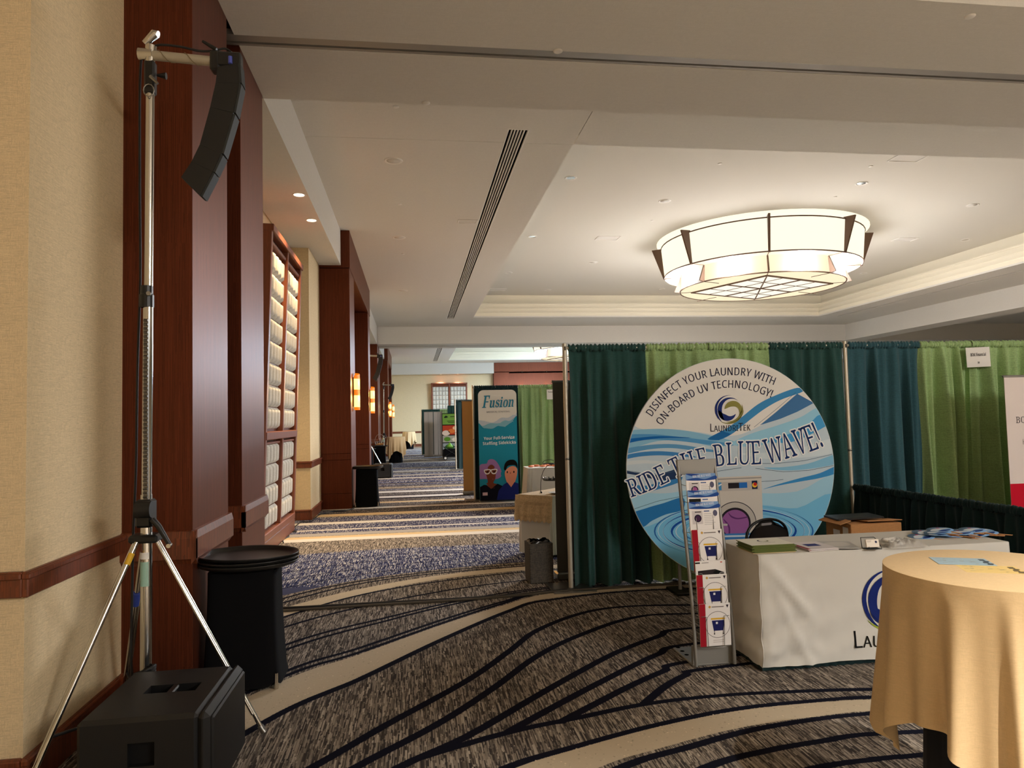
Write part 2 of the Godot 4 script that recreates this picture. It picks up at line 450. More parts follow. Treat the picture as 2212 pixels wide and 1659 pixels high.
func bar(im: Image, a: float, b: float, kind: String, n: int) -> void:
	var y := int(minf(a, b)); var h := maxi(1, int(absf(b - a)))
	var c: Color = {"tan": rgb(190, 166, 128), "white": rgb(196, 190, 182), "grey": rgb(150, 145, 140), "dark": rgb(34, 34, 44), "blue": rgb(66, 68, 90)}[kind]
	im.fill_rect(Rect2i(0, y, n, h), c)
	if kind == "blue": streaks(im, int(n * h / 14.0), Rect2i(0, y, n, h), [rgb(34, 36, 62), rgb(46, 48, 76), rgb(150, 148, 150), rgb(176, 172, 170)], 2, mini(22, maxi(3, h / 2)), 1)
func stroke(im: Image, line: PackedVector2Array, to: Callable, wide: float, c: Color) -> void:
	var r := int(wide * 2048 / 8.2)
	for i in line.size() - 1:
		var a: Vector2 = to.call(line[i]); var b: Vector2 = to.call(line[i + 1])
		var n := maxi(1, int(a.distance_to(b)))
		if n > 3000: continue
		for k in n:
			var p := a.lerp(b, float(k) / n)
			im.fill_rect(Rect2i(int(p.x) - r / 2, int(p.y) - r / 2, maxi(r, 2), maxi(r, 2)), c)
func band(im: Image, a: PackedVector2Array, b: PackedVector2Array, to: Callable, c: Color) -> void:
	var pts := PackedVector2Array()
	for p in a: pts.append(to.call(p))
	var rev := Array(b); rev.reverse()
	for p in rev: pts.append(to.call(p))
	scan(im, pts, c)
	streaks(im, 60000, Rect2i(0, 0, im.get_width(), im.get_height()), [Color(c.r * 0.9, c.g * 0.9, c.b * 0.9), Color(c.r * 1.08, c.g * 1.08, c.b * 1.08)], 1, 3, 2, pts)
func slab(root: Node3D, im: Image, a: Vector2, b: Vector2, key: String) -> void:
	var m := mat(key, Color.WHITE, 1.0, 0, 0.1); m.albedo_texture = tex(im); m.texture_repeat = false
	var k := MB.new()
	var p := Vector3(a.x, 0, a.y); var q := Vector3(b.x, 0, a.y); var r := Vector3(b.x, 0, b.y); var s := Vector3(a.x, 0, b.y)
	k.quad_uv(p, q, r, s, Vector2(0, 0), Vector2(1, 0), Vector2(1, 1), Vector2(0, 1))
	var d := Vector3(0, -0.2, 0); var u := Vector2(0.5, 0.5)
	k.quad_uv(s + d, r + d, q + d, p + d, u, u, u, u)
	for e in [[p, q], [q, r], [r, s], [s, p]]: k.quad_uv(e[0] + d, e[1] + d, e[1], e[0], u, u, u, u)
	part(root, "carpet", k, m)

# ---------------------------------------------------------------- the room
func walls() -> void:
	var fab: Material = M["wall fabric"]; var wd: Material = M["timber"]; var rl: Material = M["timber rail"]
	var left := struct("wall_left", "beige fabric papered wall with mahogany piers along the corridor", "wall")
	for b in [[-2.15, 18.0, -3.6], [XW, -3.6, -4.70], [-2.15, -6.87, -12.87], [XW - 0.01, -12.87, -14.3], [XW - 0.01, -20.9, -22.4], [-2.15, -22.4, -27.3], [XW, -27.3, -28.7], [-2.15, -30.5, -34.2], [XW, -34.2, -35.6], [XW, -42.2, -43.6], [-2.15, -43.6, -48.0]]:
		part(left, "papered_wall", MB.new().mm(Vector3(-2.6, 0, b[2]), Vector3(b[0], 5.7, b[1])), fab)
	for b in [[-4.70, -5.563], [-5.992, -6.87], [-28.7, -29.45], [-29.85, -30.5]]:
		part(left, "pier", MB.new().cbox(Vector3((-2.6 + XP) / 2, 2.85, (b[0] + b[1]) / 2), Vector3(XP + 2.6, 5.7, b[0] - b[1]), 0.004), wd)
		var k := MB.new()
		k.prism(PackedVector2Array([Vector2(0, 0.825), Vector2(0.018, 0.85), Vector2(0.030, 0.86), Vector2(0.030, 0.985), Vector2(0.018, 1.03), Vector2(0, 1.035)]), b[0] - b[1] + 0.06, Transform3D(Basis(), Vector3(XP, 0, b[1] - 0.03)))
		k.prism(PackedVector2Array([Vector2(0, 0.825), Vector2(0.018, 0.85), Vector2(0.030, 0.86), Vector2(0.030, 0.985), Vector2(0.018, 1.03), Vector2(0, 1.035)]), 0.45, Transform3D(Basis(Vector3(0, 0, 1), Vector3(0, 1, 0), Vector3(-1, 0, 0)), Vector3(XP + 0.03, 0, b[0])))
		part(left, "pier_moulding", k, rl)
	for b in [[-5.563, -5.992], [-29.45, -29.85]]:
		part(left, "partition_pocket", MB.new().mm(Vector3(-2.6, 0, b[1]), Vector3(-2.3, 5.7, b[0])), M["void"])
	# chair rails and skirtings
	var rail := struct("trim_1", "dark stained chair rail along the papered wall", "trim")
	var base := struct("baseboard_left", "dark stained skirting board along the papered wall", "baseboard")
	for b in [[XW, -3.6, -4.70], [XW - 0.01, -12.87, -14.3], [XW - 0.01, -20.9, -22.4], [XW, -27.3, -28.7]]:
		for e in [[rail, 0.912, 1.03, 0.028], [base, 0.0, 0.185, 0.022]]:
			var k := MB.new()
			k.cbox(Vector3(b[0] + e[3] / 2, (e[1] + e[2]) / 2, (b[1] + b[2] + e[3]) / 2), Vector3(e[3], e[2] - e[1], b[1] - b[2] + e[3]), 0.005)
			k.cbox(Vector3((b[0] - 2.15) / 2, (e[1] + e[2]) / 2, b[1] + e[3] / 2), Vector3(b[0] + 2.15, e[2] - e[1], e[3]), 0.005)
			k.cbox(Vector3(b[0] + e[3] / 2 + 0.006, e[2] - 0.02, (b[1] + b[2] + e[3]) / 2), Vector3(e[3] + 0.012, 0.03, b[1] - b[2] + e[3] + 0.012), 0.006)
			k.cbox(Vector3((b[0] - 2.15) / 2, e[2] - 0.02, b[1] + e[3] / 2 + 0.006), Vector3(b[0] + 2.15, 0.03, e[3] + 0.012), 0.006)
			part(e[0], "rail_length" if e[0] == rail else "board_length", k, rl)
	for z in [-14.3, -35.6]: portal(left, z)
	# soffit over the alcoves
	for b in [[18.0, -4.79], [-6.93, -14.3], [-20.9, -28.8], [-30.5, -35.6], [-42.2, -47.3]]:
		part(left, "soffit", MB.new().mm(Vector3(-2.14, HB, b[1]), Vector3(XP, 5.7, b[0])), M["ceiling paint"])
	# end wall
	var back := struct("wall_back", "end wall of the hall, beige fabric with mahogany surround", "wall")
	part(back, "papered_wall", MB.new().mm(Vector3(-3, 0, -48.4), Vector3(5.5, 5.7, -48)), fab)
	part(back, "soffit", MB.new().mm(Vector3(XP, HB, -48), Vector3(5.47, 5.7, -47.3)), M["ceiling paint"])
	part(back, "rail_length", MB.new().cbox(Vector3(1.3, 0.98, -47.985), Vector3(8, 0.13, 0.03), 0.005), rl)
	part(back, "board_length", MB.new().cbox(Vector3(1.3, 0.095, -47.985), Vector3(8, 0.19, 0.03), 0.005), rl)
	part(back, "timber_pier", MB.new().cbox(Vector3(6.0, 2.45, -47.75), Vector3(1.06, 4.9, 0.5), 0.004), wd)
	part(back, "timber_lintel", MB.new().cbox(Vector3(11.0, 5.32, -47.75), Vector3(11.06, 0.76, 0.5), 0.004), wd)
	part(back, "timber_panel", MB.new().mm(Vector3(6.53, 0, -48.2), Vector3(16.5, 4.86, -47.9)), wd)
	part(back, "wall_end", MB.new().mm(Vector3(16.5, 0, -48.4), Vector3(34.5, 5.7, -48)), fab)
	var r := struct("wall_right", "papered wall closing the hall on its far side", "wall")
	part(r, "papered_wall", MB.new().mm(Vector3(34, 0, -48), Vector3(34.4, 5.7, 18)), fab)
	var f := struct("wall_front", "papered wall closing the hall behind the viewer", "wall")
	part(f, "papered_wall", MB.new().mm(Vector3(-3, 0, 17.6), Vector3(34.4, 5.7, 18)), fab)
func portal(left: Node3D, z: float) -> void:
	var wd: Material = M["timber"]
	var xf := -1.22
	part(left, "portal_pier", MB.new().cbox(Vector3((-2.6 + xf) / 2, 2.395, z - 0.56), Vector3(xf + 2.6, 4.79, 1.1), 0.004), wd)
	part(left, "portal_pier", MB.new().cbox(Vector3((-2.6 + xf) / 2, 2.395, z - 6.2), Vector3(xf + 2.6, 4.79, 0.8), 0.004), wd)
	part(left, "portal_header", MB.new().cbox(Vector3((-2.6 + xf + 0.012) / 2, 5.18, z - 3.3), Vector3(xf + 2.612, 0.77, 6.64), 0.004), wd)
	for y in [[0.0, 0.30], [0.308, 0.962], [0.97, 1.082], [1.09, 4.78]]:
		part(left, "veneer_panel", MB.new().cbox(Vector3((-1.83 + xf) / 2, (y[0] + y[1]) / 2, z + 0.002), Vector3(xf + 1.83, y[1] - y[0], 0.024), 0.003), wd)
		part(left, "veneer_panel", MB.new().cbox(Vector3((-1.83 + xf) / 2, (y[0] + y[1]) / 2, z - 5.79), Vector3(xf + 1.83, y[1] - y[0], 0.024), 0.003), wd)
	var d := struct("door_1" if z > -20 else "door_2", "pair of mahogany doors recessed in the timber portal", "door")
	for k in 2:
		part(d, "door_leaf", MB.new().cbox(Vector3(-1.98, 2.39, z - 2.28 - 2.32 * k), Vector3(0.06, 4.76, 2.30), 0.004), wd)
		part(d, "push_bar", MB.new().tube([Vector3(-1.93, 0.9, z - 3.3 - 0.28 * k), Vector3(-1.93, 1.5, z - 3.3 - 0.28 * k)], 0.014, 8), M["steel"])

func section(root: Node3D, zn: float, zf: float, tn: float, tf: float, slots: bool) -> void:
	var cp: Material = M["ceiling paint"]
	var xl := XP; var xr := 19.1; var tl := 2.31; var tr := 16.3; var g := 0.004
	var plate := func(a: float, b: float, c: float, d: float) -> void:      # x from a to b, z from c (near) down to d
		part(root, "ceiling_board", MB.new().mm(Vector3(a, HC, d), Vector3(b, HC + 0.05, c)), cp)
	var s0 := 1.322; var s1 := 1.60; var z0 := tn + 0.46; var z1 := tf - 0.37
	plate.call(xl, tl - g, zn, tn + g) if not slots else null
	if slots:
		plate.call(xl, s0, zn, tn + g); plate.call(s0, s1, zn, z0); plate.call(s1, tl - g, zn, tn + g)
		plate.call(xl, s0, tn - g, zf); plate.call(s0, s1, z1, zf); plate.call(s1, tl - g, tn - g, zf)
	else:
		plate.call(xl, tl - g, tn - g, zf)
	plate.call(tl + g, xr, zn, tn)
	plate.call(tl + g, xr, tf, zf)
	plate.call(tr, 17.10, tn, tf); plate.call(17.20, xr, tn, tf)
	part(root, "ceiling_void", MB.new().mm(Vector3(16.9, HC + 0.25, tf), Vector3(17.4, HC + 0.3, tn)), M["void"])
	part(root, "ceiling_backing", MB.new().mm(Vector3(xl - 0.3, HC + 0.3, zf), Vector3(tl - 0.02, HC + 0.34, zn)), M["void"])
	part(root, "tray_ceiling", MB.new().mm(Vector3(tl - 0.5, HT, tf - 0.5), Vector3(tr + 0.5, HT + 0.1, tn + 0.5)), M["tray paint"])
	for w in [[tl - 0.42, tl - 0.32, tn + 0.4, tf - 0.4], [tr + 0.32, tr + 0.42, tn + 0.4, tf - 0.4], [tl - 0.4, tr + 0.4, tn + 0.42, tn + 0.32], [tl - 0.4, tr + 0.4, tf - 0.32, tf - 0.42]]:
		part(root, "tray_side", MB.new().mm(Vector3(w[0], HC + 0.04, w[3]), Vector3(w[1], HT + 0.02, w[2])), M["cornice paint"])
	# stepped cornice round the tray
	var prof := [[HC + 0.003, HC + 0.16, -0.004], [HC + 0.16, HC + 0.185, 0.008], [HC + 0.185, HC + 0.33, -0.05], [HC + 0.33, HC + 0.355, -0.035], [HC + 0.355, HC + 0.50, -0.10], [HC + 0.50, HC + 0.54, -0.075]]
	for side in 4:
		var k := MB.new()
		for p in prof:
			var o: float = p[2]
			if side == 0: k.mm(Vector3(tl - 0.32, p[0], tf - 0.2), Vector3(tl + o, p[1], tn + 0.2))
			elif side == 1: k.mm(Vector3(tr - o, p[0], tf - 0.2), Vector3(tr + 0.32, p[1], tn + 0.2))
			elif side == 2: k.mm(Vector3(tl - 0.2, p[0], tn - o), Vector3(tr + 0.2, p[1], tn + 0.32))
			else: k.mm(Vector3(tl - 0.2, p[0], tf - 0.32), Vector3(tr + 0.2, p[1], tf + o))
		part(root, "cornice", k, M["cornice paint"])
	if slots:
		var d := thing("linear_diffuser", "long white slotted air diffuser let into the flat ceiling" if zn > -20 else "white slotted air diffuser in the ceiling beyond the far beam", "air diffuser", Vector3((s0 + s1) / 2, HC, (z0 + z1) / 2))
		var n: float = z0 - z1
		for e in [-1, 1]: part(d, "frame_rail", MB.new().cbox(Vector3(e * 0.137, 0.008, 0), Vector3(0.022, 0.02, n), 0.003), M["white paint"])
		for e in [-1, 1]: part(d, "frame_end", MB.new().cbox(Vector3(0, 0.008, e * (n / 2 - 0.011)), Vector3(0.28, 0.02, 0.022), 0.003), M["white paint"])
		for i in 5: part(d, "slat", MB.new().cbox(Vector3(-0.0845 + 0.04225 * i, 0.014, 0), Vector3(0.017, 0.03, n - 0.03), 0.003), M["white paint"])
		part(d, "duct", MB.new().mm(Vector3(-0.15, 0.06, -n / 2), Vector3(0.15, 0.09, n / 2)), M["void"])
func ceilings() -> void:
	var root := struct("ceiling", "painted hotel ballroom ceiling with dropped beams and raised trays", "ceiling")
	section(root, 17.6, -4.79, 14.6, -2.1, false)
	section(root, -6.93, -28.8, -9.572, -26.29, true)
	section(root, -30.5, -47.3, -33.1, -45.2, true)
	var cp: Material = M["ceiling paint"]
	for b in [[-4.79, -6.93, -5.88], [-28.8, -30.5, -29.65]]:
		part(root, "beam", MB.new().mm(Vector3(XP, HB, b[2] + 0.085), Vector3(34.2, 5.7, b[0])), cp)
		part(root, "beam", MB.new().mm(Vector3(XP, HB, b[1]), Vector3(34.2, 5.7, b[2] - 0.085)), cp)
		part(root, "track_rail", MB.new().mm(Vector3(-2.3, HB + 0.004, b[2] - 0.02), Vector3(34, HB + 0.05, b[2] + 0.085)), M["track metal"])
		part(root, "track_rail", MB.new().mm(Vector3(-2.3, HB + 0.004, b[2] - 0.085), Vector3(34, HB + 0.05, b[2] - 0.052)), M["track metal"])
		part(root, "track_slot", MB.new().mm(Vector3(-2.3, HB + 0.12, b[2] - 0.085), Vector3(34, HB + 0.16, b[2] + 0.085)), M["void"])
	part(root, "beam", MB.new().mm(Vector3(19.1, HB + 0.002, -48), Vector3(20.1, 5.7, 17.6)), cp)
	part(root, "ceiling_board", MB.new().mm(Vector3(20.1, HC, -48), Vector3(34.2, 5.65, 17.6)), cp)
	# small fittings
	var grp := "round loudspeakers in the ceiling"
	var spk: Node3D = null
	for p in [[850, 347, HC], [862, 513, HC], [871, 628, HC], [1436, 434, HT], [1282, 567, HT], [2101, 443, HT]]:
		var w := on_y(p[0], p[1], p[2])
		if spk == null:
			spk = thing("ceiling_speaker", "flat round loudspeaker grille in the flat ceiling", "speaker", w, 0, grp)
			part(spk, "trim_ring", MB.new().lathe([Vector2(0.10, -0.002), Vector2(0.128, -0.012), Vector2(0.138, -0.004), Vector2(0.138, 0.02)], 28), M["white paint"])
			part(spk, "grille", MB.new().lathe([Vector2(0.0, -0.004), Vector2(0.102, -0.004), Vector2(0.102, 0.02)], 28), M["ceiling paint"])
		else:
			copy_of(spk, w, 0, "" if p[2] == HC else "round loudspeaker grille in the raised tray ceiling")
	var dl: Node3D = null
	for p in [[1233, 384], [1150, 511], [1099, 589], [1861, 396], [2085, 518], [1183, 626], [1866, 590], [1430, 624]]:
		var w := on_y(p[0], p[1], HT)
		if dl == null:
			dl = thing("recessed_spotlight", "small unlit recessed spotlight in the raised tray ceiling", "spotlight", w, 0, "unlit spotlights in the tray")
			part(dl, "trim_ring", MB.new().lathe([Vector2(0.085, 0.02), Vector2(0.085, -0.004), Vector2(0.115, -0.014), Vector2(0.125, -0.004), Vector2(0.125, 0.02)], 24), M["white paint"])
			part(dl, "reflector", MB.new().lathe([Vector2(0.0, -0.002), Vector2(0.04, -0.006), Vector2(0.086, -0.003)], 24), M["chrome"])
		else: copy_of(dl, w, 0)
	var ap: Node3D = null
	for p in [[1010, 478, HC, 0.36, "small square access hatch in the flat ceiling"], [965, 650, HC, 0.36, ""], [1313, 514, HT, 0.6, "pale rectangular vent in the raised tray ceiling"], [1955, 517, HT, 0.6, ""], [1962, 341, HT, 0.6, ""], [1075, 625, HT, 0.6, ""]]:
		var w := on_y(p[0], p[1], p[2])
		if p[4]:
			ap = thing("access_hatch" if p[2] == HC else "ceiling_vent", p[4], "hatch" if p[2] == HC else "vent", w, 0, "ceiling hatches" if p[2] == HC else "tray ceiling vents")
			var s: float = p[3]
			for e in [-1, 1]:
				part(ap, "frame_bar", MB.new().cbox(Vector3(e * s / 2, -0.006, 0), Vector3(0.025, 0.016, s * 0.62), 0.003), M["white paint"])
				part(ap, "frame_bar", MB.new().cbox(Vector3(0, -0.006, e * s * 0.3), Vector3(s, 0.016, 0.025), 0.003), M["white paint"])
			part(ap, "cover", MB.new().cbox(Vector3(0, -0.001, 0), Vector3(s - 0.05, 0.008, s * 0.55), 0.002), M["ceiling paint"])
		else: copy_of(ap, w, 0)
	var sp: Node3D = null
	for p in [[1800, 252, HC], [920, 222, HB], [855, 230, HC], [2095, 35, HB], [863, 441, HC], [871, 548, HC], [1555, 353, HT], [1881, 359, HT], [1409, 476, HT], [1804, 425, HT], [1205, 110, HB]]:
		var w := on_y(p[0], p[1], p[2])
		if sp == null:
			sp = thing("sprinkler_plate", "tiny round white sprinkler cover plate in the ceiling", "sprinkler", w, 0, "sprinkler cover plates")
			part(sp, "plate", MB.new().lathe([Vector2(0.0, -0.012), Vector2(0.03, -0.012), Vector2(0.042, -0.004), Vector2(0.042, 0.01)], 16), M["white paint"])
		else: copy_of(sp, w, 0)

# ---------------------------------------------------------------- lamps
func chandelier() -> Node3D:      # drum of lit panels, hung under the tray; origin under its middle at the tray's height
	var o := thing("chandelier", "large two tier drum chandelier of lit cream panels with bronze fins", "chandelier", Vector3(), 0, "drum chandeliers")
	var arc := func(k: MB, r: float, a0: float, a1: float, y0: float, y1: float, r1: float) -> void:
		for i in 6:
			var a := lerpf(a0, a1, i / 6.0); var b := lerpf(a0, a1, (i + 1) / 6.0)
			k.smooth(4)
			k.quad(Vector3(cos(b) * r, y0, sin(b) * r), Vector3(cos(a) * r, y0, sin(a) * r), Vector3(cos(a) * r1, y1, sin(a) * r1), Vector3(cos(b) * r1, y1, sin(b) * r1))
			k.smooth(-1)
	for n in 8:
		var a0 := deg_to_rad(22.5 + 45 * n); var a1 := a0 + PI / 4
		var k := MB.new(); arc.call(k, 2.53, a0, a1, -0.92, -0.13, 2.60); part(o, "upper_panel", k, M["lamp side"])
		k = MB.new(); arc.call(k, 2.12, a0, a1, -1.35, -0.92, 2.09); part(o, "lower_panel", k, M["lamp ring"])
		k = MB.new()
		for i in 6:
			var a := lerpf(a0, a1, i / 6.0); var b := lerpf(a0, a1, (i + 1) / 6.0)
			k.quad(Vector3(cos(a) * 2.08, -0.921, sin(a) * 2.08), Vector3(cos(a) * 2.53, -0.921, sin(a) * 2.53), Vector3(cos(b) * 2.53, -0.921, sin(b) * 2.53), Vector3(cos(b) * 2.08, -0.921, sin(b) * 2.08))
			k.quad(Vector3(0, -1.352, 0), Vector3(cos(a) * 2.12, -1.352, sin(a) * 2.12), Vector3(cos(b) * 2.12, -1.352, sin(b) * 2.12), Vector3(0, -1.352, 0))
		part(o, "ring_panel", k, M["lamp ring"])
		var d := Vector3(cos(a0), 0, sin(a0)); var t := d.cross(Vector3.UP)
		k = MB.new()
		k.prism(PackedVector2Array([Vector2(2.50, -0.95), Vector2(2.56, -0.95), Vector2(2.86, -0.10), Vector2(2.56, -0.08)]), 0.05, Transform3D(Basis(d, Vector3.UP, t), t * -0.025))
		part(o, "upper_fin", k, M["lamp metal"])
		k = MB.new()
		k.prism(PackedVector2Array([Vector2(2.08, -0.93), Vector2(2.11, -0.93), Vector2(2.28, -1.33), Vector2(2.10, -1.36)]), 0.04, Transform3D(Basis(d, Vector3.UP, t), t * -0.02))
		part(o, "lower_fin", k, M["lamp metal"])
		part(o, "spoke", MB.new().box(d * 2.32 + Vector3(0, -0.925, 0), Vector3(0.45, 0.012, 0.018), Basis(d, Vector3.UP, t)), M["lamp metal"])
		part(o, "spoke", MB.new().box(d * 1.96 + Vector3(0, -1.357, 0), Vector3(0.34 if n % 2 == 0 else 0.75, 0.012, 0.018), Basis(d, Vector3.UP, t)), M["lamp metal"])
	for r in [[2.535, -0.93, 0.017], [2.60, -0.13, 0.017], [2.125, -1.352, 0.017]]:
		var pts := []
		for i in 65: pts.append(Vector3(cos(TAU * i / 64) * r[0], r[1], sin(TAU * i / 64) * r[0]))
		part(o, "rim", MB.new().tube(pts, r[2], 6, false), M["lamp metal"])
	part(o, "ceiling_disc", MB.new().lathe([Vector2(0.0, -0.02), Vector2(2.72, -0.02), Vector2(2.72, 0.0)], 64), M["lamp side"])
	# square lattice of panes underneath, set on its corner
	var q := Basis(Vector3.UP, deg_to_rad(-67.5))
	var h := 1.27
	for i in 4:
		for j in 4:
			part(o, "pane", MB.new().cbox(q * Vector3(-h + h / 4 + i * h / 2, -1.362, -h + h / 4 + j * h / 2), Vector3(h / 2 - 0.012, 0.014, h / 2 - 0.012), 0.003, q), M["lamp pane"])
	for e in [-1, 1]:
		part(o, "lattice_bar", MB.new().box(q * Vector3(e * h, -1.37, 0), Vector3(0.055, 0.03, 2 * h + 0.05), q), M["lamp metal"])
		part(o, "lattice_bar", MB.new().box(q * Vector3(0, -1.37, e * h), Vector3(2 * h + 0.05, 0.03, 0.055), q), M["lamp metal"])
	part(o, "lattice_bar", MB.new().box(Vector3(0, -1.376, 0), Vector3(0.035, 0.03, 2 * h), q), M["lamp metal"])
	part(o, "lattice_bar", MB.new().box(Vector3(0, -1.376, 0), Vector3(2 * h, 0.03, 0.035), q), M["lamp metal"])
	var dg := q * Basis(Vector3.UP, PI / 4)
	part(o, "lattice_bar", MB.new().box(Vector3(0, -1.38, 0), Vector3(0.03, 0.02, 3.6), dg), M["lamp metal"])
	for e in [-1, 1]:
		part(o, "lattice_wire", MB.new().box(q * Vector3(e * h / 2, -1.372, 0), Vector3(0.014, 0.016, 2 * h), q), M["lamp metal"])
		part(o, "lattice_wire", MB.new().box(q * Vector3(0, -1.372, e * h / 2), Vector3(2 * h, 0.016, 0.014), q), M["lamp metal"])
	return o
func lamp_lights(at: Vector3, down: float, side: float, c: Color) -> void:
	var a := AreaLight3D.new(); a.name = "chandelier_light"; add_child(a, true)
	a.area_size = Vector2(3.4, 3.4); a.position = at + Vector3(0, -1.45, 0); a.rotation.x = -PI / 2
	a.light_energy = down; a.light_color = c; a.shadow_enabled = true; a.area_range = 60.0
	for k in 8:
		var o := OmniLight3D.new(); o.name = "chandelier_glow"; add_child(o, true)
		var g := deg_to_rad(45.0 * k)
		o.position = at + Vector3(cos(g) * 2.34, -1.12, sin(g) * 2.34); o.light_energy = side / 8.0; o.light_color = c; o.light_size = 0.15
		o.omni_range = 60.0; o.omni_attenuation = 2.0; o.shadow_enabled = true
func spot(at: Vector3, e: float, c: Color, cone := 42.0) -> void:
	var s := SpotLight3D.new(); s.name = "downlight_beam"; add_child(s, true)
	s.position = at; s.rotation.x = -PI / 2; s.light_energy = e; s.light_color = c; s.light_size = 0.06
	s.spot_angle = cone; s.spot_range = 40.0; s.spot_attenuation = 2.0; s.shadow_enabled = true
func lamps() -> void:
	var lit: Node3D = null
	var c := Color(1.0, 0.86, 0.66)
	for p in [on_y(646, 421, HB), on_y(673, 476, HB), Vector3(1.9, HB, -47.62), Vector3(3.05, HB, -47.62)]:
		if lit == null:
			lit = thing("recessed_downlight", "lit round recessed downlight in the alcove soffit", "downlight", p, 0, "lit downlights")
			part(lit, "trim_ring", MB.new().lathe([Vector2(0.07, -0.002), Vector2(0.088, -0.008), Vector2(0.095, -0.002), Vector2(0.095, 0.02)], 24), M["white paint"])
			part(lit, "lens", MB.new().lathe([Vector2(0.0, -0.003), Vector2(0.072, -0.003), Vector2(0.072, 0.01)], 24), M["downlight lens"])
		else: copy_of(lit, p, 0, "lit round downlight above the end wall panel" if p.z < -40 else "")
		spot(p + Vector3(0, -0.03, 0), 14.0, c)
	# lit flood spots in the tray over the viewer
	var fl: Node3D = null
	for q in [[3.17, 1.7], [9.39, 1.7], [15.54, 1.7], [3.17, 6.2], [15.54, 6.2], [3.17, 10.7], [9.39, 10.7]]:
		var at := Vector3(q[0], HT, q[1])
		if fl == null:
			fl = thing("lit_spotlight", "lit recessed spotlight in the tray ceiling over the viewer", "spotlight", at, 0, "lit spotlights in the tray")
			part(fl, "trim_ring", MB.new().lathe([Vector2(0.085, 0.02), Vector2(0.085, -0.004), Vector2(0.115, -0.014), Vector2(0.125, -0.004), Vector2(0.125, 0.02)], 24), M["white paint"])
			part(fl, "lens", MB.new().lathe([Vector2(0.0, -0.003), Vector2(0.086, -0.003), Vector2(0.086, 0.01)], 24), M["downlight lens"])
		else: copy_of(fl, at, 0)
		spot(at + Vector3(0, -0.03, 0), 190.0, Color(1.0, 0.97, 0.92), 47.0)
	var sc := thing("wall_sconce", "amber art glass sconce on the near pier of the first portal", "sconce", Vector3(-1.22, 1.95, -14.84), 0, "amber sconces on the portal piers")
	var ys := [0.0, 0.06, 0.20, 0.30, 0.42, 0.54, 0.64, 0.74]; var ws := [0.10, 0.145, 0.13, 0.12, 0.105, 0.13, 0.135, 0.12]
	var slab3 := func(i0: int, i1: int) -> MB:
		var k := MB.new()
		for i in range(i0, i1):
			for e in 8:
				var a := lerpf(-PI / 2, PI / 2, e / 8.0); var b := lerpf(-PI / 2, PI / 2, (e + 1) / 8.0)
				var tilt: float = 0.03 if i == 6 else 0.0
				k.smooth(5)
				k.quad(Vector3(0.03 + cos(b) * 0.11, ys[i], -sin(b) * ws[i]), Vector3(0.03 + cos(b) * 0.11, ys[i + 1] + sin(b) * tilt, -sin(b) * ws[i + 1]), Vector3(0.03 + cos(a) * 0.11, ys[i + 1] + sin(a) * tilt, -sin(a) * ws[i + 1]), Vector3(0.03 + cos(a) * 0.11, ys[i], -sin(a) * ws[i]))
				k.smooth(-1)
		return k
	part(sc, "glass_foot", slab3.call(0, 1), M["sconce amber"]); part(sc, "glass_lower", slab3.call(1, 3), M["sconce bright"]); part(sc, "glass_waist", slab3.call(3, 4), M["sconce amber"]); part(sc, "glass_upper", slab3.call(4, 6), M["sconce bright"]); part(sc, "glass_head", slab3.call(6, 7), M["sconce amber"])
	part(sc, "back_plate", MB.new().cbox(Vector3(0.012, 0.37, 0), Vector3(0.03, 0.6, 0.12), 0.004), M["lamp metal"])
	copy_of(sc, Vector3(-1.22, 1.95, -20.5), 0, "amber art glass sconce on the far pier of the first portal"); copy_of(sc, Vector3(-1.22, 1.95, -36.15), 0, "amber art glass sconce on the near pier of the second portal"); copy_of(sc, Vector3(-1.22, 1.95, -41.8), 0, "amber art glass sconce on the far pier of the second portal")
	for z in [-14.84, -20.5, -36.15, -41.8]:
		for y in [2.2, 2.5]:
			var o := OmniLight3D.new(); o.name = "sconce_glow"; add_child(o, true); o.position = Vector3(-1.02, y, z); o.light_energy = 0.5; o.light_color = Color(1, 0.72, 0.35); o.light_size = 0.05; o.omni_range = 30; o.omni_attenuation = 2.0; o.shadow_enabled = true

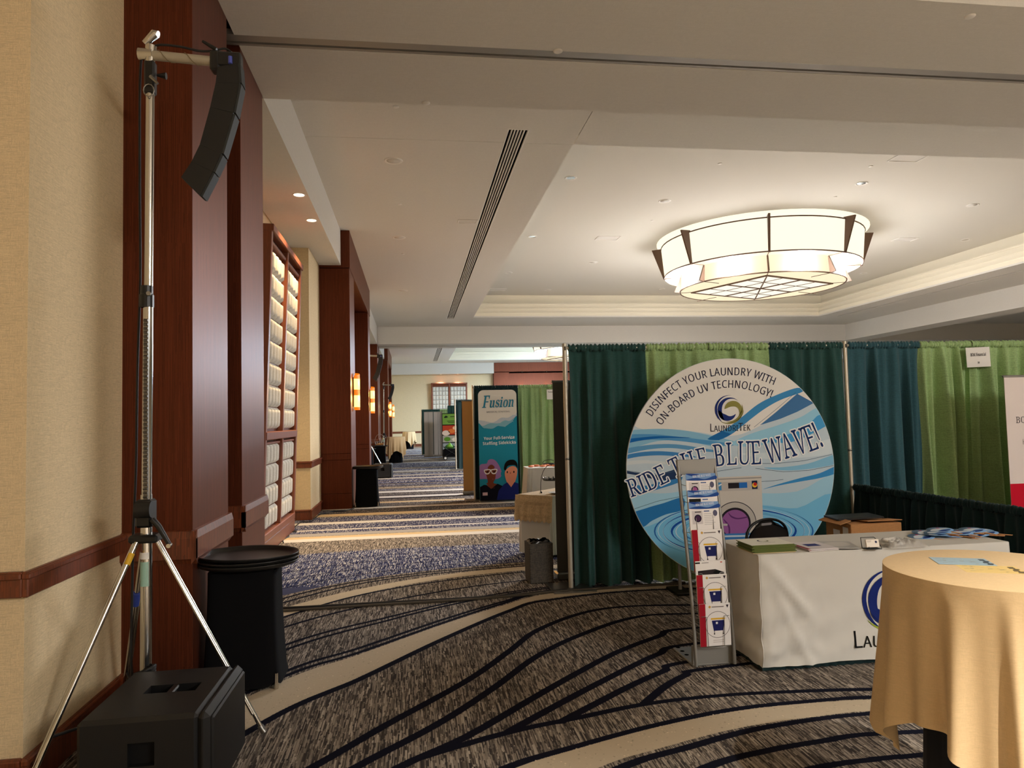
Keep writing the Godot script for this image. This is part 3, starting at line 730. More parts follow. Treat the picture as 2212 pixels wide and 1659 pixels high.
# ---------------------------------------------------------------- along the papered wall
func floor_speaker() -> void:
	var lo := Vector3(-1.455, 0.0, -3.95); var hi := Vector3(-0.955, 0.425, -3.32)
	var o := thing("floor_speaker", "black subwoofer cabinet on the carpet in front of the chrome stand", "speaker", Vector3(-1.2, 0, -3.63), 0, "black subwoofer cabinets")
	var org := o.position
	var body := CSGCombiner3D.new(); body.name = "cabinet"; o.add_child(body)
	var c := CSGMesh3D.new(); c.name = "shell"; c.mesh = MB.new().cbox((lo + hi) / 2 - org + Vector3(0, 0.012, 0), hi - lo - Vector3(0, 0.024, 0), 0.018).done(); c.material = M["speaker coat"]; body.add_child(c)
	var a := on_y(318, 1500, 0.425); var b := on_y(424, 1476, 0.425)
	var cut := CSGBox3D.new(); cut.name = "handle_pocket"; cut.operation = CSGShape3D.OPERATION_SUBTRACTION; cut.material = M["black"]
	cut.size = Vector3(0.235, 0.10, 0.105); cut.position = Vector3((a.x + b.x) / 2, 0.425, (a.z + b.z) / 2 - 0.01) - org; body.add_child(cut)
	var cut2 := CSGBox3D.new(); cut2.name = "input_pocket"; cut2.operation = CSGShape3D.OPERATION_SUBTRACTION; cut2.material = M["black"]
	cut2.size = Vector3(0.11, 0.10, 0.06); cut2.position = Vector3(-1.19, 0.27, -3.32) - org; body.add_child(cut2)
	part(o, "handle", MB.new().cbox(cut.position + Vector3(0, -0.012, 0), Vector3(0.035, 0.022, 0.125), 0.006), M["black plastic"])
	# the rounded front, turned to the hall
	var f := MB.new()
	f.cbox(Vector3(-0.935, 0.212, -3.635) - org, Vector3(0.055, 0.43, 0.645), 0.024)
	part(o, "front_bezel", f, M["speaker coat"])
	part(o, "grille", MB.new().cbox(Vector3(-0.905, 0.212, -3.635) - org, Vector3(0.02, 0.375, 0.59), 0.008), M["speaker coat"])
	for k in 4: part(o, "foot", MB.new().lathe([Vector2(0.0, 0), Vector2(0.02, 0), Vector2(0.022, 0.014)], 10, Vector3(-0.2 + 0.4 * (k % 2), 0, -0.25 + 0.5 * (k / 2))), M["black"])
	copy_of(o, Vector3(-0.95, 0, -22.0), 0.0, "black subwoofer cabinet on the carpet beyond the second covered tray stand")
func stand() -> void:
	var Z := -4.1
	var O := Vector3(-1.445, 0, Z)
	var o := thing("speaker_stand", "tall chrome crank-up speaker stand with tripod legs by the papered wall", "speaker stand", O, 0, "chrome speaker stands")
	var yy := func(v: float) -> float: return on_z(320, v, Z).y
	var lean := func(y: float) -> Vector3: return Vector3(0.018 * clampf((y - 1.1) / 2.8, 0, 1), y, 0)
	var cr: Material = M["chrome"]; var bp: Material = M["black plastic"]
	part(o, "lower_pole", MB.new().tube([lean.call(0.12), lean.call(1.32)], 0.030, 16), cr)
	part(o, "middle_pole", MB.new().tube([lean.call(1.30), lean.call(yy.call(655))], 0.026, 16), cr)
	part(o, "upper_pole", MB.new().tube([lean.call(yy.call(640)), lean.call(yy.call(200))], 0.0225, 16), cr)
	# toothed rack down the front of the middle pole
	var k := MB.new(); var y0: float = yy.call(1085); var y1: float = yy.call(690); var n := 46
	k.mm(Vector3(-0.004, y0, 0.022), Vector3(0.020, y1, 0.034))
	for i in n:
		var y := lerpf(y0, y1, (i + 0.5) / n); var h := (y1 - y0) / n
		k.prism(PackedVector2Array([Vector2(0.034, y - h * 0.42), Vector2(0.046, y), Vector2(0.034, y + h * 0.42)]), 0.022, Transform3D(Basis(Vector3(0, 0, 1), Vector3(0, 1, 0), Vector3(-1, 0, 0)), Vector3(0.019, 0, 0)))
	part(o, "toothed_rack", k, M["steel"])
	var col := MB.new(); var ya: float = yy.call(664); var yb: float = yy.call(618)
	col.lathe([Vector2(0.028, ya), Vector2(0.037, ya), Vector2(0.037, yb - 0.05), Vector2(0.032, yb - 0.045), Vector2(0.032, yb), Vector2(0.022, yb)], 16, lean.call(0.0), 1, 1, true)
	var cl := part(o, "pole_collar", col, bp)
	part(cl, "lock_knob", MB.new().tube([Vector3(0.02, ya + 0.07, 0.02), Vector3(0.025, ya + 0.07, 0.05)], 0.012, 10), M["steel"])
	# crank housing and hub
	part(o, "crank_housing", MB.new().cbox(Vector3(0, 1.22, 0.005), Vector3(0.085, 0.15, 0.095), 0.012), bp)
	part(o, "crank_wheel", MB.new().tube([Vector3(-0.03, 1.245, 0.06), Vector3(0.05, 1.245, 0.06)], 0.045, 16), bp)
	var ck := part(o, "crank_arm", MB.new().tube([Vector3(0.05, 1.19, 0.055), Vector3(0.085, 1.15, 0.06), Vector3(0.14, 1.05, 0.06)], [0.018, 0.016, 0.012], 8), bp)
	part(ck, "crank_grip", MB.new().tube([Vector3(0.14, 1.05, 0.05), Vector3(0.142, 1.05, 0.09)], 0.012, 8), M["chrome"])
	part(o, "hub", MB.new().cbox(Vector3(0, 1.085, 0.0), Vector3(0.15, 0.045, 0.12), 0.012), bp)
	part(o, "sticker", MB.new().grid(6, 1, func(s: float, t: float) -> Vector3: return Vector3(sin((s - 0.5) * 1.7) * 0.0306, 0.83 + 0.13 * t, cos((s - 0.5) * 1.7) * 0.0306)), mat("sticker", rgb(150, 190, 176), 0.6))
	part(o, "warning_band", MB.new().lathe([Vector2(0.0308, 0.975), Vector2(0.0308, 1.01)], 16), M["white paper"])
	var feet := [Vector3(0.615, 0.015, 0.03), Vector3(-0.325, 0.015, 0.575), Vector3(-0.31, 0.015, -0.50)]
	for i in 3:
		var f: Vector3 = feet[i]; var d := Vector3(f.x, 0, f.z).normalized()
		var top := d * 0.06 + Vector3(0, 1.07, 0)
		var lg := part(o, "leg", MB.new().tube([top, f], 0.0125, 8), cr)
		part(lg, "foot_tip", MB.new().tube([f.lerp(top, 0.035), f], 0.017, 8), M["steel"])
		var side := d.cross(Vector3.UP) * 0.018
		part(lg, "leg_rail", MB.new().tube([top + side, f.lerp(top, 0.10) + side], 0.0085, 8), cr)
		var at := f.lerp(top, 0.22)
		part(lg, "brace", MB.new().tube([at, Vector3(d.x * 0.05, 0.2, d.z * 0.05)], 0.008, 6), bp)
		if i == 1: part(lg, "yellow_label", MB.new().tube([top.lerp(f, 0.05), top.lerp(f, 0.10)], 0.0155, 8), mat("yellow label", rgb(214, 170, 40), 0.6))
		if i == 2: part(lg, "blue_tape", MB.new().tube([top.lerp(f, 0.30), top.lerp(f, 0.37)], 0.022, 8), mat("blue tape", rgb(44, 66, 150), 0.6))
	part(o, "brace_collar", MB.new().lathe([Vector2(0.031, 0.17), Vector2(0.044, 0.17), Vector2(0.044, 0.23), Vector2(0.031, 0.23)], 14, Vector3(), 1, 1, true), bp)
	# cord wound round the pole
	var w := []
	for i in 60: w.append(Vector3(cos(i * 0.7) * (0.045 + 0.012 * sin(i * 2.1)), 0.36 + 0.028 * sin(i * 0.37) + 0.02 * cos(i * 0.7), sin(i * 0.7) * (0.05 + 0.012 * cos(i * 1.7))))
	w.append(Vector3(0.14, 0.37, 0.03))
	part(o, "wound_cord", MB.new().tube(w, 0.008, 6), M["rubber cable"])
	# head: black sleeve, swivel clamp, canvas wrapped arm
	var h0: float = yy.call(205); var h1: float = yy.call(133)
	part(o, "head_sleeve", MB.new().cbox(lean.call((h0 + h1) / 2), Vector3(0.056, h1 - h0, 0.056), 0.010), bp)
	part(o, "toggle", MB.new().tube([Vector3(0.03, h0 + 0.09, 0.035), Vector3(0.07, h0 + 0.045, 0.045)], [0.012, 0.007], 8), M["steel"])
	part(o, "lock_knob", MB.new().tube([Vector3(0.05, h0 + 0.115, 0), Vector3(0.10, h0 + 0.112, 0)], [0.006, 0.02], 8), bp)
	var lk := []
	for i in 13: lk.append(Vector3(0.02 + 0.028 * cos(TAU * i / 12.0), h0 + 0.01 + 0.035 * sin(TAU * i / 12.0), 0.036))
	part(o, "safety_link", MB.new().tube(lk, 0.003, 6), M["steel"])
	var ay: float = yy.call(119)
	part(o, "swivel", MB.new().tube([Vector3(0.012, h1 - 0.01, 0), Vector3(0.02, h1 + 0.09, 0)], [0.026, 0.03], 12), cr)
	part(o, "clamp_knob", MB.new().tube([Vector3(-0.015, ay + 0.065, 0.0), Vector3(0.045, ay + 0.12, 0.01), Vector3(0.06, ay + 0.115, 0.012)], [0.018, 0.026, 0.02], 10), cr)
	part(o, "clamp", MB.new().tube([Vector3(-0.045, ay + 0.005, 0), Vector3(0.03, ay, 0)], 0.034, 12), cr)
	var e: Vector3 = on_z(462, 133, Z) - O
	part(o, "arm", MB.new().tube([Vector3(0.02, ay, 0), Vector3(e.x, e.y, 0)], 0.027, 12), M["canvas wrap"])
	part(o, "arm_clamp", MB.new().cbox(Vector3(e.x + 0.012, e.y - 0.005, 0), Vector3(0.055, 0.12, 0.075), 0.012), bp)
	part(o, "clamp_handle", MB.new().tube([Vector3(e.x + 0.02, e.y + 0.06, 0.02), Vector3(e.x - 0.055, e.y + 0.105, 0.02)], [0.012, 0.008], 8), bp)
	var ln := []
	for i in 20: ln.append(Vector3(0.05 + i * (e.x - 0.07) / 19.0, lerpf(ay, e.y, i / 19.0) + 0.031 * cos(i * 0.66), 0.031 * sin(i * 0.66)))
	part(o, "lashing", MB.new().tube(ln, 0.0018, 5), mat("twine", rgb(120, 100, 70), 0.9))
	# the curved loudspeaker column that hangs on the arm
	var hang := on_z(497, 118, Z)
	var s := thing("line_array_speaker", "curved black line array loudspeaker hung from the arm of the near chrome stand", "speaker", Vector3(hang.x, 0, Z), 0, "curved line array loudspeakers")
	var L := [Vector2(474, 152), Vector2(470, 185), Vector2(458, 238), Vector2(436, 318), Vector2(418, 355), Vector2(396, 388)]
	var R := [Vector2(518, 142), Vector2(521, 186), Vector2(508, 250), Vector2(482, 338), Vector2(464, 376), Vector2(437, 428)]
	for i in 5:
		var q := PackedVector2Array()
		for p in [L[i], L[i + 1], R[i + 1], R[i]]:
			var pw := on_z(p.x, p.y, Z); q.append(Vector2(pw.x - hang.x, pw.y))
		var mid := Vector2()
		for p in q: mid += p / 4.0
		for j in 4: q[j] = mid + (q[j] - mid) * 0.994
		var cab := part(s, "cabinet", MB.new().prism(q, 0.10, Transform3D(Basis(), Vector3(0, 0, -0.06))), M["speaker coat"])
		var a := q[3]; var b := q[2]; var nrm := Vector2(a.y - b.y, b.x - a.x).normalized()
		var g := PackedVector2Array([b.lerp(a, 0.02), b.lerp(a, 0.02) + nrm * 0.012, a.lerp(b, 0.02) + nrm * 0.012, a.lerp(b, 0.02)])
		part(cab, "grille", MB.new().prism(g, 0.092, Transform3D(Basis(), Vector3(0, 0, -0.056))), M["grille"])
	var t0 := on_z(474, 152, Z); var t1 := on_z(518, 142, Z)
	part(s, "fly_bracket", MB.new().cbox(Vector3((t0.x + t1.x) / 2 - hang.x, t0.y + 0.055, 0), Vector3(0.135, 0.085, 0.07), 0.008), bp)
	part(s, "plug", MB.new().tube([Vector3(0.012, t0.y + 0.02, 0.045), Vector3(0.012, t0.y + 0.06, 0.045)], 0.012, 8), mat("blue plug", rgb(70, 80, 170), 0.5))
	# its lead, down to the floor
	var pts := [on_z(500, 113, Z), on_z(485, 105, Z), on_z(460, 110, Z), on_z(430, 110, Z), on_z(390, 101, Z), on_z(345, 97, Z), on_z(322, 106, Z - 0.04), on_z(307, 120, Z - 0.05), on_z(302, 200, Z - 0.05), on_z(302, 420, Z - 0.05), on_z(303, 600, Z - 0.05), on_z(297, 800, Z - 0.05), on_z(294, 1000, Z - 0.05), on_z(288, 1150, Z - 0.05), on_z(285, 1300, Z - 0.05), on_z(284, 1440, Z - 0.05), Vector3(-1.52, 0.01, -4.22)]
	solo("speaker_lead", MB.new().tube(smooth3(pts), 0.0065, 6), M["rubber cable"], "thin black lead looped along the stand's arm and down its pole", "cable")
	# the stands further on
	var s2 := copy_of(o, Vector3(-1.42, 0, -22.25), 0.0, "tall chrome speaker stand half hidden behind the second portal pier")
	copy_of(s, Vector3(-1.42 + (hang.x - O.x), 0, -22.25), 0.0, "curved black line array loudspeaker showing past the second portal pier")
	var fx := on_z(829, 900, -34.0).x
	var s3 := copy_of(o, Vector3(fx, 0, -34.0), 0.0, "tall chrome speaker stand rising behind the nearer gold cloth table"); s3.scale.y = 0.92
	var s4 := copy_of(s, Vector3(fx + (hang.x - O.x), 0, -34.0), 0.0, "curved black line array loudspeaker on the stand behind the gold cloth table"); s4.scale.y = 0.92
func smooth3(pts: Array, n := 6) -> Array:
	var out := []
	for i in pts.size() - 1:
		var p0: Vector3 = pts[maxi(i - 1, 0)]; var p1: Vector3 = pts[i]; var p2: Vector3 = pts[i + 1]; var p3: Vector3 = pts[mini(i + 2, pts.size() - 1)]
		for k in n: out.append(p1.cubic_interpolate(p2, p0, p3, float(k) / n))
	out.append(pts[-1])
	return out
func oval_tray() -> Node3D:
	var o := thing("serving_tray", "large black oval serving tray, topmost of its stack by the wooden pier", "tray")
	part(o, "dish", MB.new().lathe([Vector2(0.0, 0.0), Vector2(0.27, 0.0), Vector2(0.305, 0.012), Vector2(0.325, 0.030), Vector2(0.325, 0.036), Vector2(0.312, 0.030), Vector2(0.296, 0.014), Vector2(0.26, 0.007), Vector2(0.0, 0.007)], 48, Vector3(), 1.0, 0.80), M["tray plastic"])
	return o
func tray_stands() -> void:
	# folding tray stand under a stretch cover
	var at := Vector3(-1.115, 0, -4.93)
	var o := thing("tray_stand", "folding tray stand in a black stretch cover against the near wooden pier", "tray stand", at, 0, "black covered tray stands")
	var ring := func(s: float, w: float, d: float) -> Vector2:
		var a := s * TAU; var c := cos(a); var e := sin(a)
		return Vector2(signf(c) * pow(absf(c), 0.35) * w, signf(e) * pow(absf(e), 0.35) * d)
	var k := MB.new().grid(64, 14, func(s: float, t: float) -> Vector3:
		var p: Vector2 = ring.call(1.0 - s, lerpf(0.245, 0.215, t), lerpf(0.205, 0.165, t))
		var pin := 1.0 - 0.035 * sin(t * PI) * (1.0 + 0.5 * cos(s * TAU * 4))
		var hem := (0.012 + 0.030 * pow(absf(sin(s * TAU * 2)), 4.0)) * (1.0 - t)
		return Vector3(p.x * pin, 0.004 + hem + t * 0.735, p.y * pin))
	k.cbox(Vector3(0, 0.742, 0), Vector3(0.40, 0.02, 0.30), 0.008)
	part(o, "stretch_cover", k, M["black cloth"])
	for x in [-1, 1]:
		for z in [-1, 1]:
			part(o, "foot", MB.new().lathe([Vector2(0.0, 0.0), Vector2(0.014, 0.002), Vector2(0.016, 0.02), Vector2(0.012, 0.045), Vector2(0.012, 0.10)], 10, Vector3(x * 0.222, 0, z * 0.178)), M["chrome"])
	var s2 := copy_of(o, Vector3(-0.945, 0, -14.62), 0.0, "folding tray stand in a black stretch cover beside the timber portal")
	copy_of(o, Vector3(-1.62, 0, -25.0), 0.0, "black covered tray stand beyond the subwoofer along the corridor wall")
	copy_of(o, Vector3(-1.30, 0, -27.9), 0.0, "black covered tray stand with a wire basket on top")
	var tr := oval_tray()
	tr.position = at + Vector3(0.012, 0.802, -0.02); tr.rotation = Vector3(0.01, 0.02, -0.02); tr.set_meta("group", "black oval trays")
	for q in [[at + Vector3(0.02, 0.776, 0.0), 0.06, "black oval serving tray under the topmost one by the wooden pier"], [at + Vector3(0.015, 0.753, 0.0), -0.04, "lowest of three black oval serving trays by the wooden pier"], [Vector3(-0.945, 0.776, -14.62), 0.0, "upper of two black oval trays on the stand beside the portal"], [Vector3(-0.945, 0.753, -14.62), 0.1, "lower of two black oval trays on the stand beside the portal"], [Vector3(-1.62, 0.753, -25.0), 0.0, "black oval tray on the stand beyond the subwoofer"], [Vector3(-1.30, 0.753, -27.9), 0.0, "black oval tray under the wire basket"]]:
		var c := copy_of(tr, q[0], q[1], q[2]); c.rotation = Vector3(0, q[1], 0)
	# wire basket with bread on the far stand
	var b := thing("wire_basket", "wire basket of bread on the far black tray stand", "basket", Vector3(-1.30, 0.765, -27.9))
	var wr: Material = M["steel"]
	for y in [0.0, 0.14]:
		var pts := []
		for i in 25: pts.append(Vector3(cos(TAU * i / 24) * (0.16 + y * 0.2), 0.03 + y, sin(TAU * i / 24) * (0.13 + y * 0.2)))
		part(b, "hoop", MB.new().tube(pts, 0.005, 5, false), wr)
	for i in 12:
		var a := TAU * i / 12
		part(b, "rib", MB.new().tube([Vector3(cos(a) * 0.16, 0.03, sin(a) * 0.13), Vector3(cos(a) * 0.188, 0.17, sin(a) * 0.158)], 0.004, 5), wr)
	var hd := []
	for i in 13: hd.append(Vector3(-0.19 * cos(PI * i / 12), 0.17 + 0.30 * sin(PI * i / 12), 0))
	part(b, "handle", MB.new().tube(hd, 0.006, 6), wr)
	for i in 4:
		solo("bread_roll", MB.new().lathe([Vector2(0, 0), Vector2(0.05, 0.01), Vector2(0.062, 0.03), Vector2(0.04, 0.055), Vector2(0, 0.062)], 12, Vector3(), 1.2, 0.8), mat("bread", rgb(204, 140, 70), 0.8), "golden bread roll in the wire basket", "bread roll", "bread rolls in the basket", Vector3(-1.38 + 0.055 * i, 0.80 + 0.02 * (i % 2), -27.9 + 0.04 * (i % 2)), i * 0.8)
func padded_panel() -> void:
	var o := thing("padded_panel", "tall mahogany framed panel of upholstered cushions leaning out in the alcove", "wall panel", Vector3(-2.0, 0, -10.46), PI / 2, "framed cushion panels")
	o.rotation = Vector3(0, PI / 2, 0)
	var tilt := Basis(Vector3.RIGHT, 0.0355)
	var fw: Material = M["frame timber"]
	var W2 := 1.22
	var put := func(called: String, c: Vector3, s: Vector3, ch: float, m: Material) -> void:
		part(o, called, MB.new().cbox(tilt * c, s, ch, tilt), m)
	put.call("backing", Vector3(0, 2.15, 0.0), Vector3(2.40, 4.2, 0.03), 0.004, M["timber"])
	for x in [-W2 + 0.05, 0.0, W2 - 0.05]: put.call("stile", Vector3(x, 2.2, 0.045), Vector3(0.10 if x != 0.0 else 0.085, 4.12, 0.11), 0.008, fw)
	put.call("top_rail", Vector3(0, 4.22, 0.05), Vector3(2.46, 0.09, 0.15), 0.008, fw)
	put.call("top_rail", Vector3(0, 4.07, 0.03), Vector3(2.30, 0.05, 0.09), 0.008, fw)
	put.call("middle_rail", Vector3(0, 1.545, 0.05), Vector3(2.38, 0.11, 0.12), 0.010, fw)
	put.call("middle_rail", Vector3(0, 1.445, 0.03), Vector3(2.26, 0.03, 0.08), 0.006, fw)
	put.call("bottom_rail", Vector3(0, 0.245, 0.05), Vector3(2.38, 0.10, 0.12), 0.010, fw)
	put.call("plinth", Vector3(0, 0.10, 0.045), Vector3(2.44, 0.19, 0.12), 0.010, fw)
	# filled cushions, five to a row
	var cu := MB.new()
	cu.grid(6, 8, func(s: float, t: float) -> Vector3:
		var x := s * 2 - 1; var y := t * 2 - 1
		var z := pow(maxf(0.0, 1.0 - pow(absf(x), 3.4)), 0.5) * pow(maxf(0.0, 1.0 - pow(absf(y), 6.0)), 0.4)
		return Vector3(x * 0.1065, y * 0.143, 0.012 + 0.055 * z))
	var cm := cu.done()
	for side in [-1, 1]:
		for row in 12:
			var y := 1.63 + 0.297 * (row - 4) + 0.148 if row >= 4 else 0.305 + 0.283 * row + 0.142
			for i in 5:
				var c := part(o, "cushion", cm, M["cushion"])
				c.transform = Transform3D(tilt * Basis().scaled(Vector3(1, 1.0 if row >= 4 else 0.95, 1)), tilt * Vector3(side * 0.607 + (i - 2) * 0.2145, y, 0.01))
	copy_of(o, Vector3(2.45, 0, -47.93), 0.0, "mahogany framed panel of upholstered cushions on the end wall")
func cables() -> void:
	var rc: Material = M["rubber cable"]
	var pts := []
	for p in [[612, 1172], [612, 1165], [624, 1158], [620, 1150], [640, 1148], [634, 1146], [632, 1144], [650, 1128], [672, 1126], [690, 1112], [720, 1105], [742, 1104], [765, 1098]]:
		pts.append(on_y(p[0], p[1], 0.008))
	solo("floor_cable", MB.new().tube(smooth3(pts), 0.009, 6), rc, "black cable snaking along the skirting past the cushion panel", "cable")
	for k in 2:
		pts = []
		for p in [[600, 1314 + 6 * k], [680, 1310 + 5 * k], [820, 1302 + 4 * k], [960, 1295 + 3 * k], [1100, 1286 + 2 * k], [1190, 1277 + 2 * k], [1330, 1268 + k], [1480, 1258 + k]]:
			pts.append(on_y(p[0], p[1], 0.010))
		solo("floor_cable", MB.new().tube(smooth3(pts), 0.012, 6), rc if k == 0 else mat("brown cable", rgb(70, 62, 50), 0.7), ["black power cable crossing the carpet to the drape pole", "brown power cable crossing the carpet beside the black one"][k], "cable")

# ---------------------------------------------------------------- print
var fonts := {}
var glyphs := {}
func font(called: String, weight: int) -> SystemFont:
	var key := called + str(weight)
	if not fonts.has(key):
		var f := SystemFont.new(); f.font_names = PackedStringArray([called]); f.font_weight = weight
		fonts[key] = f
	return fonts[key]
func glyph(f: SystemFont, ch: String) -> PackedVector3Array:      # triangles of one letter, 1 unit to the em, from its left end on the base line
	var key := str(f.get_instance_id()) + ch
	if not glyphs.has(key):
		var t := TextMesh.new(); t.font = f; t.font_size = 64; t.pixel_size = 1.0 / 64; t.depth = 0.0; t.horizontal_alignment = HORIZONTAL_ALIGNMENT_LEFT
		t.text = "H"; var base := t.get_aabb().position.y
		t.text = ch
		var out := PackedVector3Array()
		if ch != " ":
			var a := t.surface_get_arrays(0)
			var ix: PackedInt32Array = a[Mesh.ARRAY_INDEX]; var vs: PackedVector3Array = a[Mesh.ARRAY_VERTEX]
			for i in ix: out.append(vs[i] - Vector3(0, base, 0))
		glyphs[key] = out
	return glyphs[key]
# lettering along a line; to: maps a 2D point of the design to 3D. Letters stand on the line, cap high, filling its length.
func letters(k: MB, s: String, line: Array, cap, f: SystemFont, to: Callable, c: Color, caps := [], shear := 0.0, y_down := true) -> void:
	k.col = c.srgb_to_linear()
	var ln := curve_pts(line, 12) if line.size() > 2 else PackedVector2Array([line[0], line[1]])
	var total := 0.0
	for i in ln.size() - 1: total += ln[i].distance_to(ln[i + 1])
	var w := []; var sum := 0.0
	for i in s.length():
		var kx: float = caps[i] if caps else 1.0
		var a := f.get_char_size(s.unicode_at(i), 64).x / 64.0 * kx
		w.append(a); sum += a
	var x := 0.0
	for i in s.length():
		var mid: float = (x + w[i] / 2) / sum * total
		var p := ln[0]; var dir := (ln[1] - ln[0]).normalized(); var run := 0.0
		for j in ln.size() - 1:
			var d := ln[j].distance_to(ln[j + 1])
			if run + d >= mid or j == ln.size() - 2:
				dir = (ln[j + 1] - ln[j]).normalized(); p = ln[j] + dir * (mid - run); break
			run += d
		var n := Vector2(dir.y, -dir.x) if y_down else Vector2(-dir.y, dir.x)
		var frac := mid / total
		var ch: float = lerpf(cap[0], cap[1], frac) if cap is Array else cap
		var kc: float = caps[i] if caps else 1.0
		var sx := total / sum * kc; var sy := ch / 0.714 * kc
		var g := glyph(f, s[i])
		for q in range(0, g.size(), 3):
			var v := []
			for e in 3:
				var gx: float = (g[q + e].x - w[i] / kc / 2) * sx + g[q + e].y * sy * shear
				v.append(to.call(p + dir * gx + n * (g[q + e].y * sy)))
			var a: Vector3 = v[0]; var b: Vector3 = v[1]; var d: Vector3 = v[2]
			if (b - a).cross(d - a).dot(to.call(p + Vector2(0, 0)) * 0.0 + face) < 0.0: k.tri(a, d, b)
			else: k.tri(a, b, d)
		x += w[i]
var face := Vector3(0, 0, 1)      # the way the print looks
func shape(k: MB, pts: Array, to: Callable, c: Color, clip := PackedVector2Array(), round_ := true) -> void:
	var p := PackedVector2Array()
	if round_:
		var cl := pts.duplicate(); var n := cl.size()
		for i in n:
			for j in 5: p.append((cl[i] as Vector2).cubic_interpolate(cl[(i + 1) % n], cl[(i + n - 1) % n], cl[(i + 2) % n], j / 5.0))
	else: p = PackedVector2Array(pts)
	var all := [p]
	if clip.size(): all = Geometry2D.intersect_polygons(p, clip)
	k.col = c.srgb_to_linear()
	for q in all:
		var ix := Geometry2D.triangulate_polygon(q)
		for i in range(0, ix.size(), 3):
			var a: Vector3 = to.call(q[ix[i]]); var b: Vector3 = to.call(q[ix[i + 1]]); var d: Vector3 = to.call(q[ix[i + 2]])
			if (b - a).cross(d - a).dot(face) < 0.0: k.tri(a, d, b)
			else: k.tri(a, b, d)
func ring2(c: Vector2, rx: float, ry: float, a0 := 0.0, a1 := TAU, n := 40) -> Array:
	var p := []
	for i in n: p.append(c + Vector2(cos(lerpf(a0, a1, float(i) / n)) * rx, sin(lerpf(a0, a1, float(i) / n)) * ry))
	return p
func arc_band(c: Vector2, r: float, a0: float, a1: float, wide: float, skew := 0.5) -> Array:      # a crescent along an arc, pointed at its ends
	var a := []; var b := []
	for i in 25:
		var t := i / 24.0; var an := lerpf(a0, a1, t)
		var w := wide * pow(sin(PI * pow(t, skew)), 0.8)
		a.append(c + Vector2(cos(an), sin(an)) * r)
		b.push_front(c + Vector2(cos(an), sin(an)) * (r - w))
	b.pop_front(); b.pop_back()
	return a + b
func swirl(k: MB, c: Vector2, r: float, to: Callable, navy: Color, olive: Color, clip := PackedVector2Array()) -> void:      # two hooks of strokes turning round each other (y down)
	shape(k, arc_band(c, r, -1.35, -4.2, r * 0.16, 1.5), to, navy, clip, false)
	shape(k, arc_band(c + Vector2(r * 0.06, r * 0.02), r * 0.86, -0.75, -4.3, r * 0.30, 1.7), to, navy, clip, false)
	shape(k, arc_band(c + Vector2(-r * 0.12, r * 0.20), r * 0.62, -2.9, -6.1, r * 0.42, 0.8), to, navy, clip, false)
	shape(k, arc_band(c + Vector2(r * 0.30, r * 0.02), r * 0.62, -3.1, 0.9, r * 0.40, 0.7), to, olive, clip, false)
	shape(k, arc_band(c + Vector2(r * 0.08, r * 0.02), r * 0.92, -0.45, 1.9, r * 0.16, 1.0), to, olive, clip, false)
	shape(k, arc_band(c, r * 1.04, 0.0, 2.2, r * 0.10, 1.0), to, olive, clip, false)

